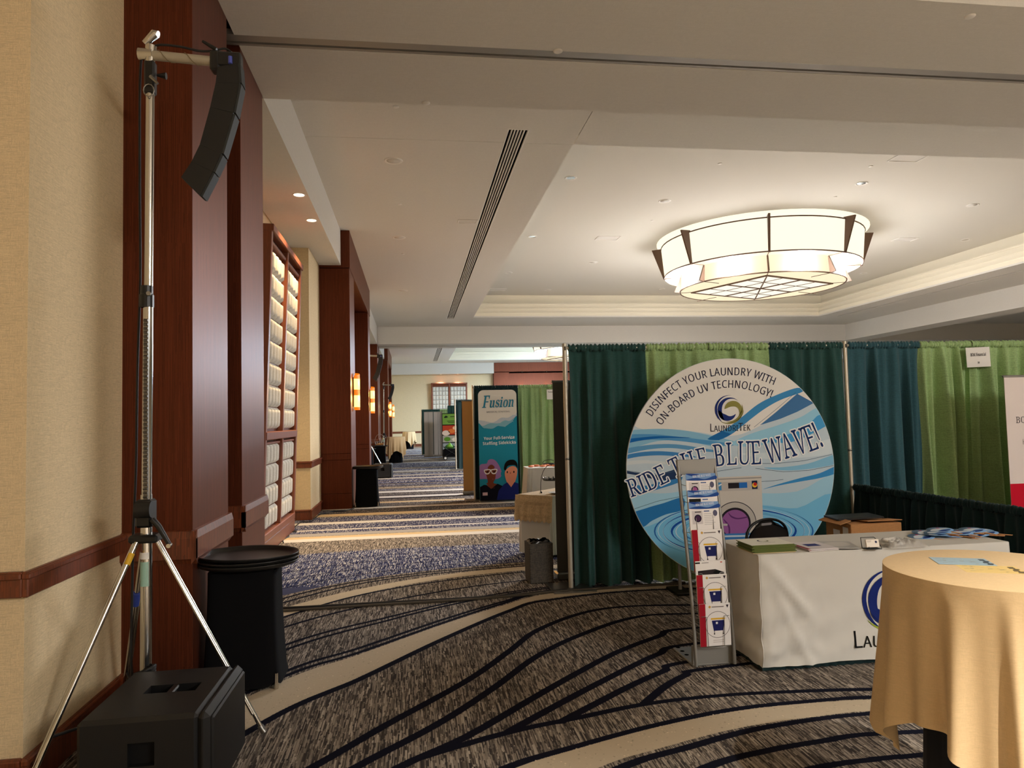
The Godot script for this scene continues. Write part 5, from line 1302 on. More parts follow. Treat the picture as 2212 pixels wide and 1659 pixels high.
func brochure_rack() -> void:
	var xl := 1.838; var xr := 2.108
	var gm: Material = M["grey metal"]
	var o := thing("brochure_rack", "slim grey metal brochure rack beside the white covered table", "rack", Vector3((xl + xr) / 2, 0, -4.76))
	var org := o.position
	var rail := []
	for p in [[1504, 1432], [1500, 1370], [1493, 1280], [1483, 1180], [1473, 1090], [1466, 1020], [1463.5, 994]]: rail.append(on_x(p[0], p[1], xl))
	rail = smooth3(rail, 5)
	var at := func(y: float) -> float:      # how far back the rails stand at a height
		for i in rail.size() - 1:
			if (rail[i].y - y) * (rail[i + 1].y - y) <= 0.0: return lerpf(rail[i].z, rail[i + 1].z, inverse_lerp(rail[i].y, rail[i + 1].y, y))
		return rail[0].z if y < 0.5 else rail[-1].z
	for x in [xl, xr]:
		var pts := []
		for p in rail: pts.append(Vector3(x, p.y, p.z) - org)
		pts.push_front(Vector3(x, 0.01, rail[0].z) - org)
		part(o, "side_rail", MB.new().tube(pts, 0.012, 10), gm)
	var top: float = rail[-1].y
	part(o, "header_plate", MB.new().cbox(Vector3(0, top - 0.05, rail[-1].z + 0.012 - org.z), Vector3(xr - xl + 0.02, 0.105, 0.012), 0.003), gm)
	part(o, "base_plate", MB.new().cbox(Vector3(0, 0.008, -4.77 - org.z), Vector3(xr - xl + 0.03, 0.014, 0.36), 0.004), gm)
	part(o, "base_front", MB.new().cbox(Vector3(0, 0.075, -4.60 - org.z), Vector3(xr - xl + 0.03, 0.125, 0.016), 0.004), gm)
	for k in 3: part(o, "base_hole", MB.new().lathe([Vector2(0, 0.0156), Vector2(0.016, 0.0156)], 14, Vector3(-0.115, 0, -0.02 - 0.08 * k)), M["void"])
	var tops := [1022.0, 1058.0, 1083.0, 1143.0, 1211.0, 1241.0, 1304.0]
	var ys := []
	for v in tops:
		var y: float = on_z(1512, v, -4.76).y
		y = on_z(1512, v, at.call(y) + 0.03).y; ys.append(y)
	var labels := ["blue headed laundry leaflet with a pink machine door, topmost in the grey rack", "blue headed leaflet with a black picture, second pocket of the grey rack", "blue headed leaflet showing a dark machine door, third pocket of the grey rack", "leaflet with red stripe and navy cart under the blue headed leaflets", "white leaflet with a black device between two red striped leaflets", "red striped leaflet with navy cart, second pocket from the bottom", "red striped leaflet with navy cart in the bottom pocket"]
	var white := rgb(232, 228, 226)
	for i in 7:
		var y: float = ys[i]; var lo: float = y - 0.279
		var zt: float = at.call(y) + 0.050; var zb: float = at.call(lo) + 0.020
		var up := Vector3(0, y - lo, zt - zb).normalized()
		var tr := Transform3D(Basis(Vector3.RIGHT, up, Vector3.RIGHT.cross(up)), Vector3((xl + xr) / 2 - 0.108, lo, zb))
		var f: Callable = [func(k: MB, to: Callable, l: Array) -> void: wash_page(k, to, l, 0), func(k: MB, to: Callable, l: Array) -> void: wash_page(k, to, l, 1), func(k: MB, to: Callable, l: Array) -> void: wash_page(k, to, l, 2), cart_page, device_page, cart_page, cart_page][i]
		page("leaflet", labels[i], "leaflet", tr, 0.216, 0.279, 0.006, white, f, "leaflets in the grey rack")
		# wire pocket in front
		for s in [-1, 1]:
			var a := Vector3(s * 0.128, y - 0.075, at.call(y - 0.075) + 0.004 - org.z); var b := Vector3(s * 0.062, y - 0.085, zt + 0.012 - org.z); var c := Vector3(s * 0.056, lo - 0.005, zb + 0.016 - org.z)
			part(o, "wire_pocket", MB.new().tube(smooth3([a, a.lerp(b, 0.4) + Vector3(0, -0.004, 0.02), b, c.lerp(b, 0.8), c], 4), 0.0022, 6), M["steel"])
		part(o, "pocket_shelf", MB.new().tube([Vector3(-0.135, lo - 0.006, at.call(lo) - org.z), Vector3(-0.056, lo - 0.006, zb + 0.016 - org.z), Vector3(0.056, lo - 0.006, zb + 0.016 - org.z), Vector3(0.135, lo - 0.006, at.call(lo) - org.z)], 0.0022, 6), M["steel"])
func flat(u: float, v: float, y: float, turn: float, w: float, h: float) -> Transform3D:      # page lying face up, its middle under that pixel
	var c := on_y(u, v, y)
	var b := Basis(Vector3.UP, turn) * Basis(Vector3.RIGHT, -PI / 2)
	return Transform3D(b, c - b * Vector3(w / 2, h / 2, 0))
func on_table() -> void:
	var T := 0.757
	# stack of folders
	var n := 9
	for i in n:
		var y := T + 0.0062 * i
		var top := i == n - 1
		var col: Color = [rgb(198, 176, 134), rgb(96, 108, 42), rgb(86, 100, 40)][0 if i == 0 else 1 + i % 2]
		var t := flat(1655 + 3.0 * sin(i * 2.1), 1188, T, -0.02 + 0.02 * sin(i * 1.7), 0.30, 0.235); t.origin.y = y
		var dr := func(k: MB, to: Callable, lay: Array) -> void:
			if not top: return
			rc(k, to, 0.0, 0.0, 0.30, 0.235, rgb(226, 226, 214)); lay[0] += 0.0002
			shape(k, arc_band(Vector2(0.15, 0.15), 0.036, 1.3, 4.3, 0.014, 1.4), to, rgb(60, 66, 80), PackedVector2Array(), false); shape(k, arc_band(Vector2(0.158, 0.15), 0.034, -2.6, 0.9, 0.014, 0.8), to, rgb(120, 128, 90), PackedVector2Array(), false)
			letters(k, "LAUNDRITEK", [Vector2(0.09, 0.075), Vector2(0.21, 0.075)], 0.018, font("Droid Sans", 400), to, rgb(150, 150, 148), [], 0.0, false)
		page("folder", "white topped laundry folder on top of the olive stack" if top else "olive folder in the stack at the corner of the white table", "folder", t, 0.30, 0.235, 0.0058, col, dr, "stacked folders")
	for i in 2:
		page("magazine", ["red spined booklet with navy cover picture next to the folders", "plain booklet under the red spined one"][1 - i], "booklet", flat(1755, 1183 - 3 * i, T + 0.008 * i, 0.05 - 0.03 * i, 0.22, 0.26), 0.22, 0.26, 0.007, rgb(214, 208, 210), func(k: MB, to: Callable, lay: Array) -> void:
			rc(k, to, 0.0, 0.0, 0.02, 0.26, rgb(150, 40, 60)); rc(k, to, 0.06, 0.10, 0.10, 0.08, rgb(54, 62, 118)))
	for i in 2:
		page("brochure", ["glossy grey brochure between the booklets and the card holder", "pink edged brochure under the glossy grey one"][1 - i], "brochure", flat(1806, 1178, T + 0.007 * i, -0.35 + 0.06 * i, 0.24, 0.26), 0.24, 0.26, 0.006, rgb(196, 176, 178) if i == 0 else rgb(176, 176, 174), func(k: MB, to: Callable, lay: Array) -> void:
			if i == 1:
				shape(k, [Vector2(0.03, 0.10), Vector2(0.12, 0.06), Vector2(0.21, 0.12), Vector2(0.19, 0.22), Vector2(0.08, 0.20)], to, rgb(206, 204, 200)))
	# business card holder
	var c := on_y(1884, 1186, T)
	var o := thing("card_holder", "small black wire business card holder on the white table", "card holder", c, -0.1)
	var bk: Material = M["black plastic"]
	part(o, "back_frame", MB.new().tube([Vector3(-0.052, 0.002, -0.03), Vector3(-0.052, 0.07, -0.045), Vector3(0.04, 0.07, -0.045), Vector3(0.052, 0.06, -0.045)], 0.0028, 6), bk)
	part(o, "front_frame", MB.new().tube([Vector3(-0.03, 0.026, 0.01), Vector3(-0.03, 0.004, 0.025), Vector3(0.052, 0.004, 0.025), Vector3(0.052, 0.026, 0.01), Vector3(-0.03, 0.026, 0.01)], 0.0028, 6), bk)
	part(o, "tray_floor", MB.new().cbox(Vector3(0.0, 0.003, -0.005), Vector3(0.10, 0.004, 0.055), 0.001), bk)
	page("business_card", "white business cards standing in the black wire holder", "business card", Transform3D(Basis(Vector3.UP, -0.1) * Basis(Vector3.RIGHT, -0.25), c + Vector3(-0.046, 0.012, 0.0)), 0.089, 0.052, 0.014, rgb(236, 226, 212), func(k: MB, to: Callable, lay: Array) -> void:
		shape(k, ring2(Vector2(0.068, 0.034), 0.008, 0.008, 0, TAU, 14), to, rgb(60, 66, 90), PackedVector2Array(), false); rc(k, to, 0.008, 0.04, 0.03, 0.003, rgb(170, 160, 150)); rc(k, to, 0.008, 0.033, 0.024, 0.002, rgb(170, 160, 150)))
	# crumpled clear bag with a white insert
	var b0 := on_y(1945, 1178, T)
	var nz := FastNoiseLite.new(); nz.seed = 9; nz.frequency = 14.0
	var bag := thing("plastic_bag", "crumpled clear plastic bag beside the card holder", "bag", b0)
	var film := mat("clear film", Color(0.80, 0.79, 0.77, 0.55), 0.3); film.transparency = BaseMaterial3D.TRANSPARENCY_ALPHA
	part(bag, "film", MB.new().grid(26, 18, func(s: float, t: float) -> Vector3:
		var x := (s - 0.5) * 0.30; var z := (0.5 - t) * 0.20
		var e := pow(maxf(0.0, 1.0 - pow(absf(s * 2 - 1), 3.0)), 0.6) * pow(maxf(0.0, 1.0 - pow(absf(t * 2 - 1), 3.0)), 0.6)
		return Vector3(x + 0.01 * nz.get_noise_2d(z * 3, x), 0.002 + e * (0.028 + 0.05 * absf(nz.get_noise_2d(x, z))), z)), film)
	part(bag, "insert", MB.new().cbox(Vector3(-0.04, 0.028, 0.0), Vector3(0.13, 0.02, 0.10), 0.006, Basis(Vector3.UP, 0.3) * Basis(Vector3.RIGHT, 0.25)), M["white paper"])
	# pile of round paddle fans
	var fan: Node3D = null
	rng.seed = 12
	for i in 16:
		var u := 1.0 * i / 15.0
		var p := on_y(lerpf(1990, 2128, u) + 10.0 * sin(i * 2.4), lerpf(1157, 1154, u) + 3.0 * cos(i * 1.9), T)
		p.y = T + 0.003 + 0.0042 * (i % 6) + 0.006 * sin(u * PI)
		if fan == null:
			fan = thing("paddle_fan", "round blue paper fan with a wooden handle in the pile on the table", "fan", p, 0, "paddle fans piled on the white table")
			part(fan, "blade", MB.new().lathe([Vector2(0, 0), Vector2(0.088, 0), Vector2(0.088, 0.0016), Vector2(0, 0.0016)], 24), mat("fan blue", rgb(120, 162, 208), 0.6))
			var k := MB.new()
			var to := func(q: Vector2) -> Vector3: return Vector3(q.x, 0.0021, -q.y)
			face = Vector3(0, 1, 0)
			shape(k, [Vector2(-0.08, 0.01), Vector2(-0.02, 0.04), Vector2(0.06, 0.02), Vector2(0.084, 0.0), Vector2(0.02, -0.005), Vector2(-0.05, -0.02)], to, rgb(210, 220, 230)); shape(k, [Vector2(-0.06, -0.04), Vector2(0.0, -0.02), Vector2(0.06, -0.04), Vector2(0.0, -0.06)], to, rgb(40, 66, 132)); shape(k, ring2(Vector2(0.03, 0.045), 0.012, 0.012, 0, TAU, 12), to, rgb(178, 84, 120), PackedVector2Array(), false)
			face = Vector3(0, 0, 1)
			part(fan, "print", k, paint("fan ink"))
			part(fan, "handle", MB.new().cbox(Vector3(0.0, -0.001, 0.115), Vector3(0.022, 0.003, 0.13), 0.001), mat("fan stick", rgb(206, 152, 102), 0.7))
			fan.rotation = Vector3(0.03, 0.5, 0.05)
		else:
			var f := copy_of(fan, p, 0); f.rotation = Vector3(0.05 * sin(i * 1.3), 0.35 + 0.25 * sin(i * 1.1), 0.06 + 0.03 * cos(i))
func chairs() -> void:
	# folding chair: only its rounded back shows over the table
	var o := thing("folding_chair", "black folding chair in front of the round sign", "chair", Vector3(2.90, 0, -5.55), 0.28, "black folding chairs")
	var bk := mat("chair vinyl", rgb(24, 23, 22), 0.28); var st := mat("chair steel", rgb(26, 26, 27), 0.35, 0.4)
	var k := MB.new()
	k.grid(28, 14, func(s: float, t: float) -> Vector3:
		var x := (s * 2 - 1); var wide := 0.215 * pow(maxf(0.0, 1.0 - pow(t, 4.0) * 0.86), 0.5)
		return Vector3(x * wide, 0.60 + 0.275 * t - 0.05 * pow(absf(x), 3.0) * t, 0.03 * (1.0 - x * x) * -1.0 + 0.012))
	k.grid(28, 14, func(s: float, t: float) -> Vector3:
		var x := (1.0 - s * 2); var wide := 0.215 * pow(maxf(0.0, 1.0 - pow(t, 4.0) * 0.86), 0.5)
		return Vector3(x * wide, 0.60 + 0.275 * t - 0.05 * pow(absf(x), 3.0) * t, 0.03 * (1.0 - x * x) * -1.0 - 0.004))
	part(o, "backrest", k, bk)
	var hoop := []
	for i in 21:
		var a := PI * i / 20.0
		hoop.append(Vector3(-cos(a) * 0.222, 0.66 + 0.215 * pow(sin(a), 0.6), -0.012))
	hoop.push_front(Vector3(-0.225, 0.0, 0.24)); hoop.append(Vector3(0.225, 0.0, 0.24))
	part(o, "front_frame", MB.new().tube(hoop, 0.0125, 8), st)
	part(o, "handle_slot", MB.new().prism(PackedVector2Array([Vector2(-0.07, 0.842), Vector2(-0.05, 0.820), Vector2(0.05, 0.820), Vector2(0.07, 0.842)]), 0.002, Transform3D(Basis(), Vector3(0, 0, -0.017 + 0.0012))), mat("slot grey", rgb(120, 116, 118), 0.6))
	part(o, "seat", MB.new().cbox(Vector3(0, 0.44, 0.20), Vector3(0.39, 0.03, 0.38), 0.012), bk)
	for x in [-1, 1]: part(o, "leg", MB.new().tube([Vector3(x * 0.20, 0.46, 0.30), Vector3(x * 0.21, 0.0, -0.18)], 0.012, 8), st)
	o.scale.y = 0.915
	copy_of(o, Vector3(3.72, 0, -5.52), -0.1, "black folding chair holding the cardboard box")
	copy_of(o, Vector3(5.55, 0, -5.55), 0.15, "black folding chair behind the low side drape")
	# carton on the second seat, with a black folio on its open top
	var cb: Material = M["cardboard"]
	var zf := -5.15
	var x0 := on_z(1838, 1140, zf).x; var x1 := on_z(1948, 1140, zf).x; var top := on_z(1890, 1131, zf).y; var low := 0.42; var bw := x1 - x0; var bh := top - low
	var c := thing("cardboard_box", "brown cardboard box behind the white table", "box", Vector3((x0 + x1) / 2, low, zf - 0.17))
	part(c, "carton", MB.new().cbox(Vector3(0, bh / 2, 0), Vector3(bw, bh, 0.34), 0.004), cb)
	part(c, "flap", MB.new().cbox(Vector3(0.08, bh + 0.012, 0.08), Vector3(0.30, 0.006, 0.17), 0.001, Basis(Vector3.RIGHT, -0.08)), cb)
	part(c, "flap", MB.new().cbox(Vector3(-bw / 2 - 0.03, bh + 0.012, 0.0), Vector3(0.10, 0.006, 0.30), 0.001, Basis(Vector3(0, 0, 1), 0.3)), cb)
	part(c, "label", MB.new().cbox(Vector3(-bw / 2 - 0.0015, bh - 0.07, 0.10), Vector3(0.002, 0.08, 0.07), 0.0005), M["white paper"])
	part(c, "label", MB.new().cbox(Vector3(-bw / 2 - 0.0015, bh - 0.09, -0.02), Vector3(0.002, 0.05, 0.09), 0.0005), M["white paper"])
	solo("folio", MB.new().cbox(Vector3(0, 0.008, 0), Vector3(0.38, 0.014, 0.24), 0.004, Basis(Vector3(0, 0, 1), 0.03)), M["black plastic"], "flat black folio lying on the cardboard box", "folio", "", Vector3((x0 + x1) / 2 - 0.06, top + 0.022, zf - 0.20), -0.1)
func cocktail_table() -> void:
	var at := Vector3(2.185, 0, -2.425); var R := 0.382; var H := 1.07
	var t := thing("cocktail_table", "tall round cocktail table with a dark pedestal wrap under gold cloth", "table", at)
	part(t, "table_top", MB.new().lathe([Vector2(0, H - 0.03), Vector2(R - 0.01, H - 0.03), Vector2(R - 0.01, H - 0.006), Vector2(0, H - 0.006)], 40), M["white paint"])
	part(t, "pedestal_wrap", MB.new().grid(60, 8, func(s: float, tt: float) -> Vector3:
		var a := -s * TAU; var r := lerpf(0.285, 0.24, tt) + 0.012 * sin(a * 13.0) * (1.0 - tt * 0.4)
		return Vector3(cos(a) * r, 0.005 + (H - 0.05) * tt, sin(a) * r)), mat("navy wrap", rgb(17, 19, 27), 0.9))
	gold_cloth(at, R, H, 0.53, 0.72, 0.96, "gold cloth draped over the tall cocktail table with cards on it")
	# three cards
	var yl := rgb(222, 190, 116); var bl := rgb(150, 174, 186)
	var marks := func(k: MB, to: Callable, lay: Array, w: float, h: float) -> void:
		for i in 7: rc(k, to, w - 0.028 + 0.006 * sin(i * 2.0), 0.012 + i * (h - 0.03) / 7.0, 0.020, 0.011, rgb(44, 46, 50))
		rng.seed = 3
		for i in 26: rc(k, to, rng.randf_range(0.01, w - 0.06), rng.randf_range(0.01, h - 0.015), rng.randf_range(0.004, 0.018), 0.0025, Color(0.62, 0.6, 0.52))
	page("game_card", "pale blue printed card on the gold cloth", "card", flat(2078, 1213, H + 0.004, -0.42, 0.20, 0.14), 0.20, 0.14, 0.0012, bl, func(k: MB, to: Callable, lay: Array) -> void: marks.call(k, to, lay, 0.20, 0.14), "printed cards on the gold cloth")
	page("game_card", "yellow printed card tucked beneath the pale blue card's edge", "card", flat(2140, 1230, H + 0.0030, -0.42, 0.20, 0.14), 0.20, 0.14, 0.0009, yl, func(k: MB, to: Callable, lay: Array) -> void: marks.call(k, to, lay, 0.20, 0.14), "printed cards on the gold cloth")
	page("game_card", "yellow printed card with a boxed heading, under the other yellow card", "card", flat(2192, 1221, H + 0.0018, -0.5, 0.20, 0.14), 0.20, 0.14, 0.0009, rgb(214, 178, 92), func(k: MB, to: Callable, lay: Array) -> void: marks.call(k, to, lay, 0.20, 0.14); rc(k, to, 0.03, 0.09, 0.03, 0.03, rgb(90, 76, 40)), "printed cards on the gold cloth")
func gold_cloth(at: Vector3, R: float, H: float, drop_mid: float, drop_corner: float, spin: float, label: String) -> Node3D:
	var o := thing("table_cloth", label, "tablecloth", at, 0, "gold table cloths")
	var low := func(a: float) -> float:      # how far the square cloth hangs, from the rim
		var q := fposmod(a - spin, PI / 2) - PI / 4      # 0 at a side's middle
		var reach := (R + drop_mid) / cos(q) - R
		return minf(reach, drop_corner)
	var fold := func(a: float, d: float) -> float:
		var g := clampf(d / 0.75, 0.0, 1.2)
		return 0.058 * g * sin(a * 11.0 + 1.4 * sin(a * 3.0 + 0.4) + 0.8 * sin(a * 11.0 + 1.4 * sin(a * 3.0 + 0.4))) + 0.024 * g * sin(a * 19.0 + 1.1 + d) + 0.03 * g * maxf(0.0, sin(a * 4.0 - spin * 4.0 + PI))
	part(o, "drop", MB.new().grid(300, 26, func(s: float, t: float) -> Vector3:
		var a := s * TAU; var d: float = (1.0 - t) * low.call(a)
		var r: float = R + 0.006 + 0.012 * clampf(d / 0.8, 0, 1.2) + 0.85 * fold.call(a, d)
		if d < 0.05: r = minf(r, R + 0.004 + 0.10 * d)
		var y := H - maxf(0.0, d - 0.004)
		return Vector3(cos(a) * r, maxf(0.006, y), -sin(a) * r)), M["gold cloth"])
	part(o, "cloth_top", MB.new().lathe([Vector2(R + 0.0042, H), Vector2(R - 0.006, H + 0.0035), Vector2(0, H + 0.0035)], 72), M["gold cloth"])
	return o
func red_banner() -> void:
	# roll-up banner in the neighbouring booth
	var Z := -6.2
	var a := on_z(2168, 813, Z)
	var o := thing("rollup_banner", "white roll-up banner with a red patterned foot behind the low side drape", "banner", Vector3(a.x + 0.425, 0, Z))
	var h := a.y
	var k := MB.new(); k.col = rgb(222, 212, 208).srgb_to_linear()
	k.cbox(Vector3(0, h / 2 + 0.02, 0), Vector3(0.85, h - 0.06, 0.006), 0.001)
	part(o, "panel", k, paint("banner white"))
	k = MB.new(); var lay := [0.0036]
	var to := func(p: Vector2) -> Vector3: return Vector3(p.x - 0.425, p.y, lay[0])
	var ry: float = on_z(2190, 1045, Z).y
	rc(k, to, 0, 0.05, 0.85, ry - 0.05, rgb(196, 22, 48)); lay[0] += 0.0002
	for i in 18:
		var p := Vector2(0.05 + 0.13 * (i % 6), 0.12 + 0.28 * (i / 6)); var d := Vector2(0.07, 0.11 if i % 2 else -0.11)
		var n := Vector2(-d.y, d.x).normalized() * 0.0016
		shape(k, [p - n, p + d - n, p + d + n, p + n], to, rgb(216, 70, 88), PackedVector2Array(), false)
	var b1: Vector2 = Vector2(on_z(2194, 914, Z).x - a.x, on_z(2194, 914, Z).y)
	letters(k, "BOK FINANCIAL", [b1, b1 + Vector2(0.62, 0.0)], 0.062, font("Droid Serif", 400), to, rgb(34, 30, 36), [], 0.0, false)
	var b2: Vector2 = Vector2(on_z(2208, 960, Z).x - a.x, on_z(2208, 960, Z).y)
	letters(k, "H", [b2, b2 + Vector2(0.045, 0)], 0.05, font("Droid Sans", 400), to, rgb(120, 112, 112), [], 0.0, false)
	part(o, "print", k, paint("banner ink"))
	part(o, "top_rail", MB.new().cbox(Vector3(0, h, 0), Vector3(0.88, 0.022, 0.02), 0.004), M["steel"])
	part(o, "cassette", MB.new().cbox(Vector3(0, 0.04, 0), Vector3(0.90, 0.08, 0.18), 0.012), M["steel"])
	part(o, "support_pole", MB.new().tube([Vector3(0, 0.05, -0.03), Vector3(0, h, -0.02)], 0.008, 8), M["steel"])

# ---------------------------------------------------------------- further along the corridor
func rollup(called: String, label: String, at: Vector3, turn: float, w: float, h: float, back: Color, front := Color(0, 0, 0, 0)) -> Node3D:
	var o := thing(called, label, "banner", at, turn, "roll-up banners")
	part(o, "panel", MB.new().cbox(Vector3(0, h / 2 + 0.03, 0), Vector3(w, h - 0.06, 0.008), 0.002), mat("panel %s" % back.to_html(), back, 0.7))
	if front.a > 0: part(o, "printed_side", MB.new().cbox(Vector3(0, h / 2 + 0.03, -0.006), Vector3(w - 0.01, h - 0.07, 0.002), 0.0005), mat("panel %s" % front.to_html(), front, 0.6))
	part(o, "top_rail", MB.new().cbox(Vector3(0, h, 0), Vector3(w + 0.02, 0.024, 0.022), 0.004), M["steel"])
	part(o, "cassette", MB.new().cbox(Vector3(0, 0.045, 0), Vector3(w + 0.04, 0.075, 0.17), 0.014), M["steel"])
	for x in [-1, 1]: part(o, "foot", MB.new().cbox(Vector3(x * w * 0.38, 0.006, 0), Vector3(0.05, 0.012, 0.34), 0.003), M["chrome"])
	part(o, "support_pole", MB.new().tube([Vector3(0.0, 0.05, 0.03), Vector3(0, h, 0.016)], 0.008, 8), M["steel"])
	return o
func waste_bin() -> void:
	var o := thing("waste_bin", "square dark textured waste bin beside the drape pole", "bin", Vector3(1.27, 0, -7.30), 0.06)
	var m := mat("bin weave", Color.WHITE, 0.7)
	m.albedo_texture = tex(weave_image(51, rgb(62, 56, 48), 0.12, 0.5, 128)); m.uv1_triplanar = true; m.uv1_scale = Vector3(4, 4, 4)
	for s in 4:
		var b := Basis(Vector3.UP, s * PI / 2)
		part(o, "side_panel", MB.new().cbox(b * Vector3(0, 0.205, 0.118), Vector3(0.245, 0.40, 0.010), 0.003, b), m)
	part(o, "floor_panel", MB.new().cbox(Vector3(0, 0.012, 0), Vector3(0.23, 0.016, 0.23), 0.003), m)
	var nz := FastNoiseLite.new(); nz.seed = 4; nz.frequency = 9.0
	part(o, "liner_bag", MB.new().grid(40, 8, func(s: float, t: float) -> Vector3:
		var a := -s * TAU; var c := cos(a); var e := sin(a); var r := 0.122 / maxf(absf(c), absf(e))
		var q := 0.80 + 0.16 * sin(t * PI)
		return Vector3(c * r * q, 0.30 + 0.125 * t + 0.03 * nz.get_noise_2d(c * 2, e * 2 + t), e * r * q)), mat("bin bag", rgb(14, 14, 15), 0.25))
func lace_table() -> void:
	var turn := PI / 4
	var c := Vector3(2.10, 0, -9.26)
	var o := thing("display_table", "white clothed table behind the drape pole with a lace runner", "table", c, turn)
	var hl := 0.905; var hd := 0.26; var H := 0.735
	part(o, "table_top", MB.new().cbox(Vector3(0, H - 0.03, 0), Vector3(2 * hl - 0.04, 0.03, 2 * hd - 0.04), 0.005), M["white paint"])
	for x in [-1, 1]:
		for z in [-1, 1]: part(o, "leg", MB.new().tube([Vector3(x * 0.75, 0, z * 0.18), Vector3(x * 0.75, H - 0.04, z * 0.18)], 0.014, 8), M["steel"])
	var k := MB.new()
	k.grid(120, 8, func(s: float, t: float) -> Vector3:
		var a := -s * TAU; var x := cos(a); var z := sin(a)
		var px := signf(x) * pow(absf(x), 0.12) * hl; var pz := signf(z) * pow(absf(z), 0.12) * hd
		var f := 1.0 + (1.0 - t) * (0.02 + 0.02 * sin(s * TAU * 17.0))
		return Vector3(px * (1.0 + (f - 1.0) * 0.4), 0.03 + (H - 0.03) * t, pz * f))
	k.cbox(Vector3(0, H, 0), Vector3(2 * hl, 0.006, 2 * hd), 0.002)
	part(o, "cloth", k, M["white cloth"])
	# lace runner over the end
	var r := thing("lace_runner", "cream lace runner hanging over the end of the white clothed table", "runner", c, turn)
	var lm := mat("lace", Color.WHITE, 0.85); lm.albedo_texture = tex(weave_image(52, rgb(196, 172, 136), 0.10, 0.22, 128)); lm.uv1_triplanar = true; lm.uv1_scale = Vector3(6, 6, 6)
	part(r, "top_length", MB.new().cbox(Vector3(-0.35, H + 0.006, 0), Vector3(1.12, 0.003, 0.50), 0.001), lm)
	part(r, "hanging_end", MB.new().grid(60, 14, func(s: float, t: float) -> Vector3:
		var z := (s - 0.5) * 0.56; var d := (1.0 - t) * (0.30 + 0.022 * absf(sin(s * PI * 8.0)))
		return Vector3(-hl - 0.012 - 0.035 * d / 0.3 - 0.010 * sin(s * 31.0) * d / 0.3, H + 0.005 - d, z)), lm)
	for i in 26:
		var z := -0.25 + 0.5 * (i % 13) / 12.0
		var y := H - 0.09 - 0.15 * (i / 13)
		var q := []
		for j in 9: q.append(Vector3(-hl - 0.05 - 0.02 * (i / 13), y + 0.018 * sin(TAU * j / 8), z + 0.016 * cos(TAU * j / 8)))
		part(r, "lace_scroll", MB.new().tube(q, 0.003, 5, false), lm)
	# tiered wire stand with two black trays, and a plate
	var st := thing("tiered_stand", "black wire stand with an oval pierced tray on the lace runner", "stand", Vector3(1.72, H + 0.008, -8.82), 0.0)
	var bm: Material = M["black plastic"]
	var hp := []
	for i in 15: hp.append(Vector3(-0.16 * cos(PI * i / 14.0) + 0.02, 0.02 + 0.34 * pow(sin(PI * i / 14.0), 0.7), 0))
	part(st, "hoop_handle", MB.new().tube(hp, 0.004, 6), bm)
	part(st, "upper_tray", MB.new().lathe([Vector2(0, 0.155), Vector2(0.15, 0.155), Vector2(0.165, 0.175), Vector2(0.158, 0.175), Vector2(0.145, 0.160), Vector2(0, 0.160)], 32, Vector3(0.05, 0, 0), 1.0, 0.7), bm)
	for i in 16:
		var a := TAU * i / 16.0
		part(st, "pierced_rim", MB.new().cbox(Vector3(0.05 + cos(a) * 0.16, 0.185, sin(a) * 0.112), Vector3(0.02, 0.02, 0.02), 0.004, Basis(Vector3.UP, -a)), M["steel"])
	for x in [-0.135, 0.175]: part(st, "foot", MB.new().cbox(Vector3(x, 0.010, 0), Vector3(0.02, 0.02, 0.06), 0.004), bm)
	var pl := thing("serving_plate", "pale oval plate with a dark emblem at the foot of the wire stand", "plate", Vector3(1.80, H + 0.008, -8.66))
	part(pl, "dish", MB.new().lathe([Vector2(0, 0), Vector2(0.09, 0), Vector2(0.15, 0.018), Vector2(0.155, 0.022), Vector2(0.145, 0.02), Vector2(0.09, 0.006), Vector2(0, 0.006)], 32, Vector3(), 1.0, 0.75), mat("plate", rgb(214, 210, 202), 0.35))
	part(pl, "emblem", MB.new().lathe([Vector2(0, 0.0066), Vector2(0.03, 0.0066)], 12, Vector3(0.01, 0, 0.01), 1.2, 0.8), M["black"])
	rollup("rollup_banner", "grey back of a roll-up banner standing just behind the drape pole", Vector3(1.885, 0, -7.34), 0.06, 0.84, 2.07, rgb(74, 70, 66))
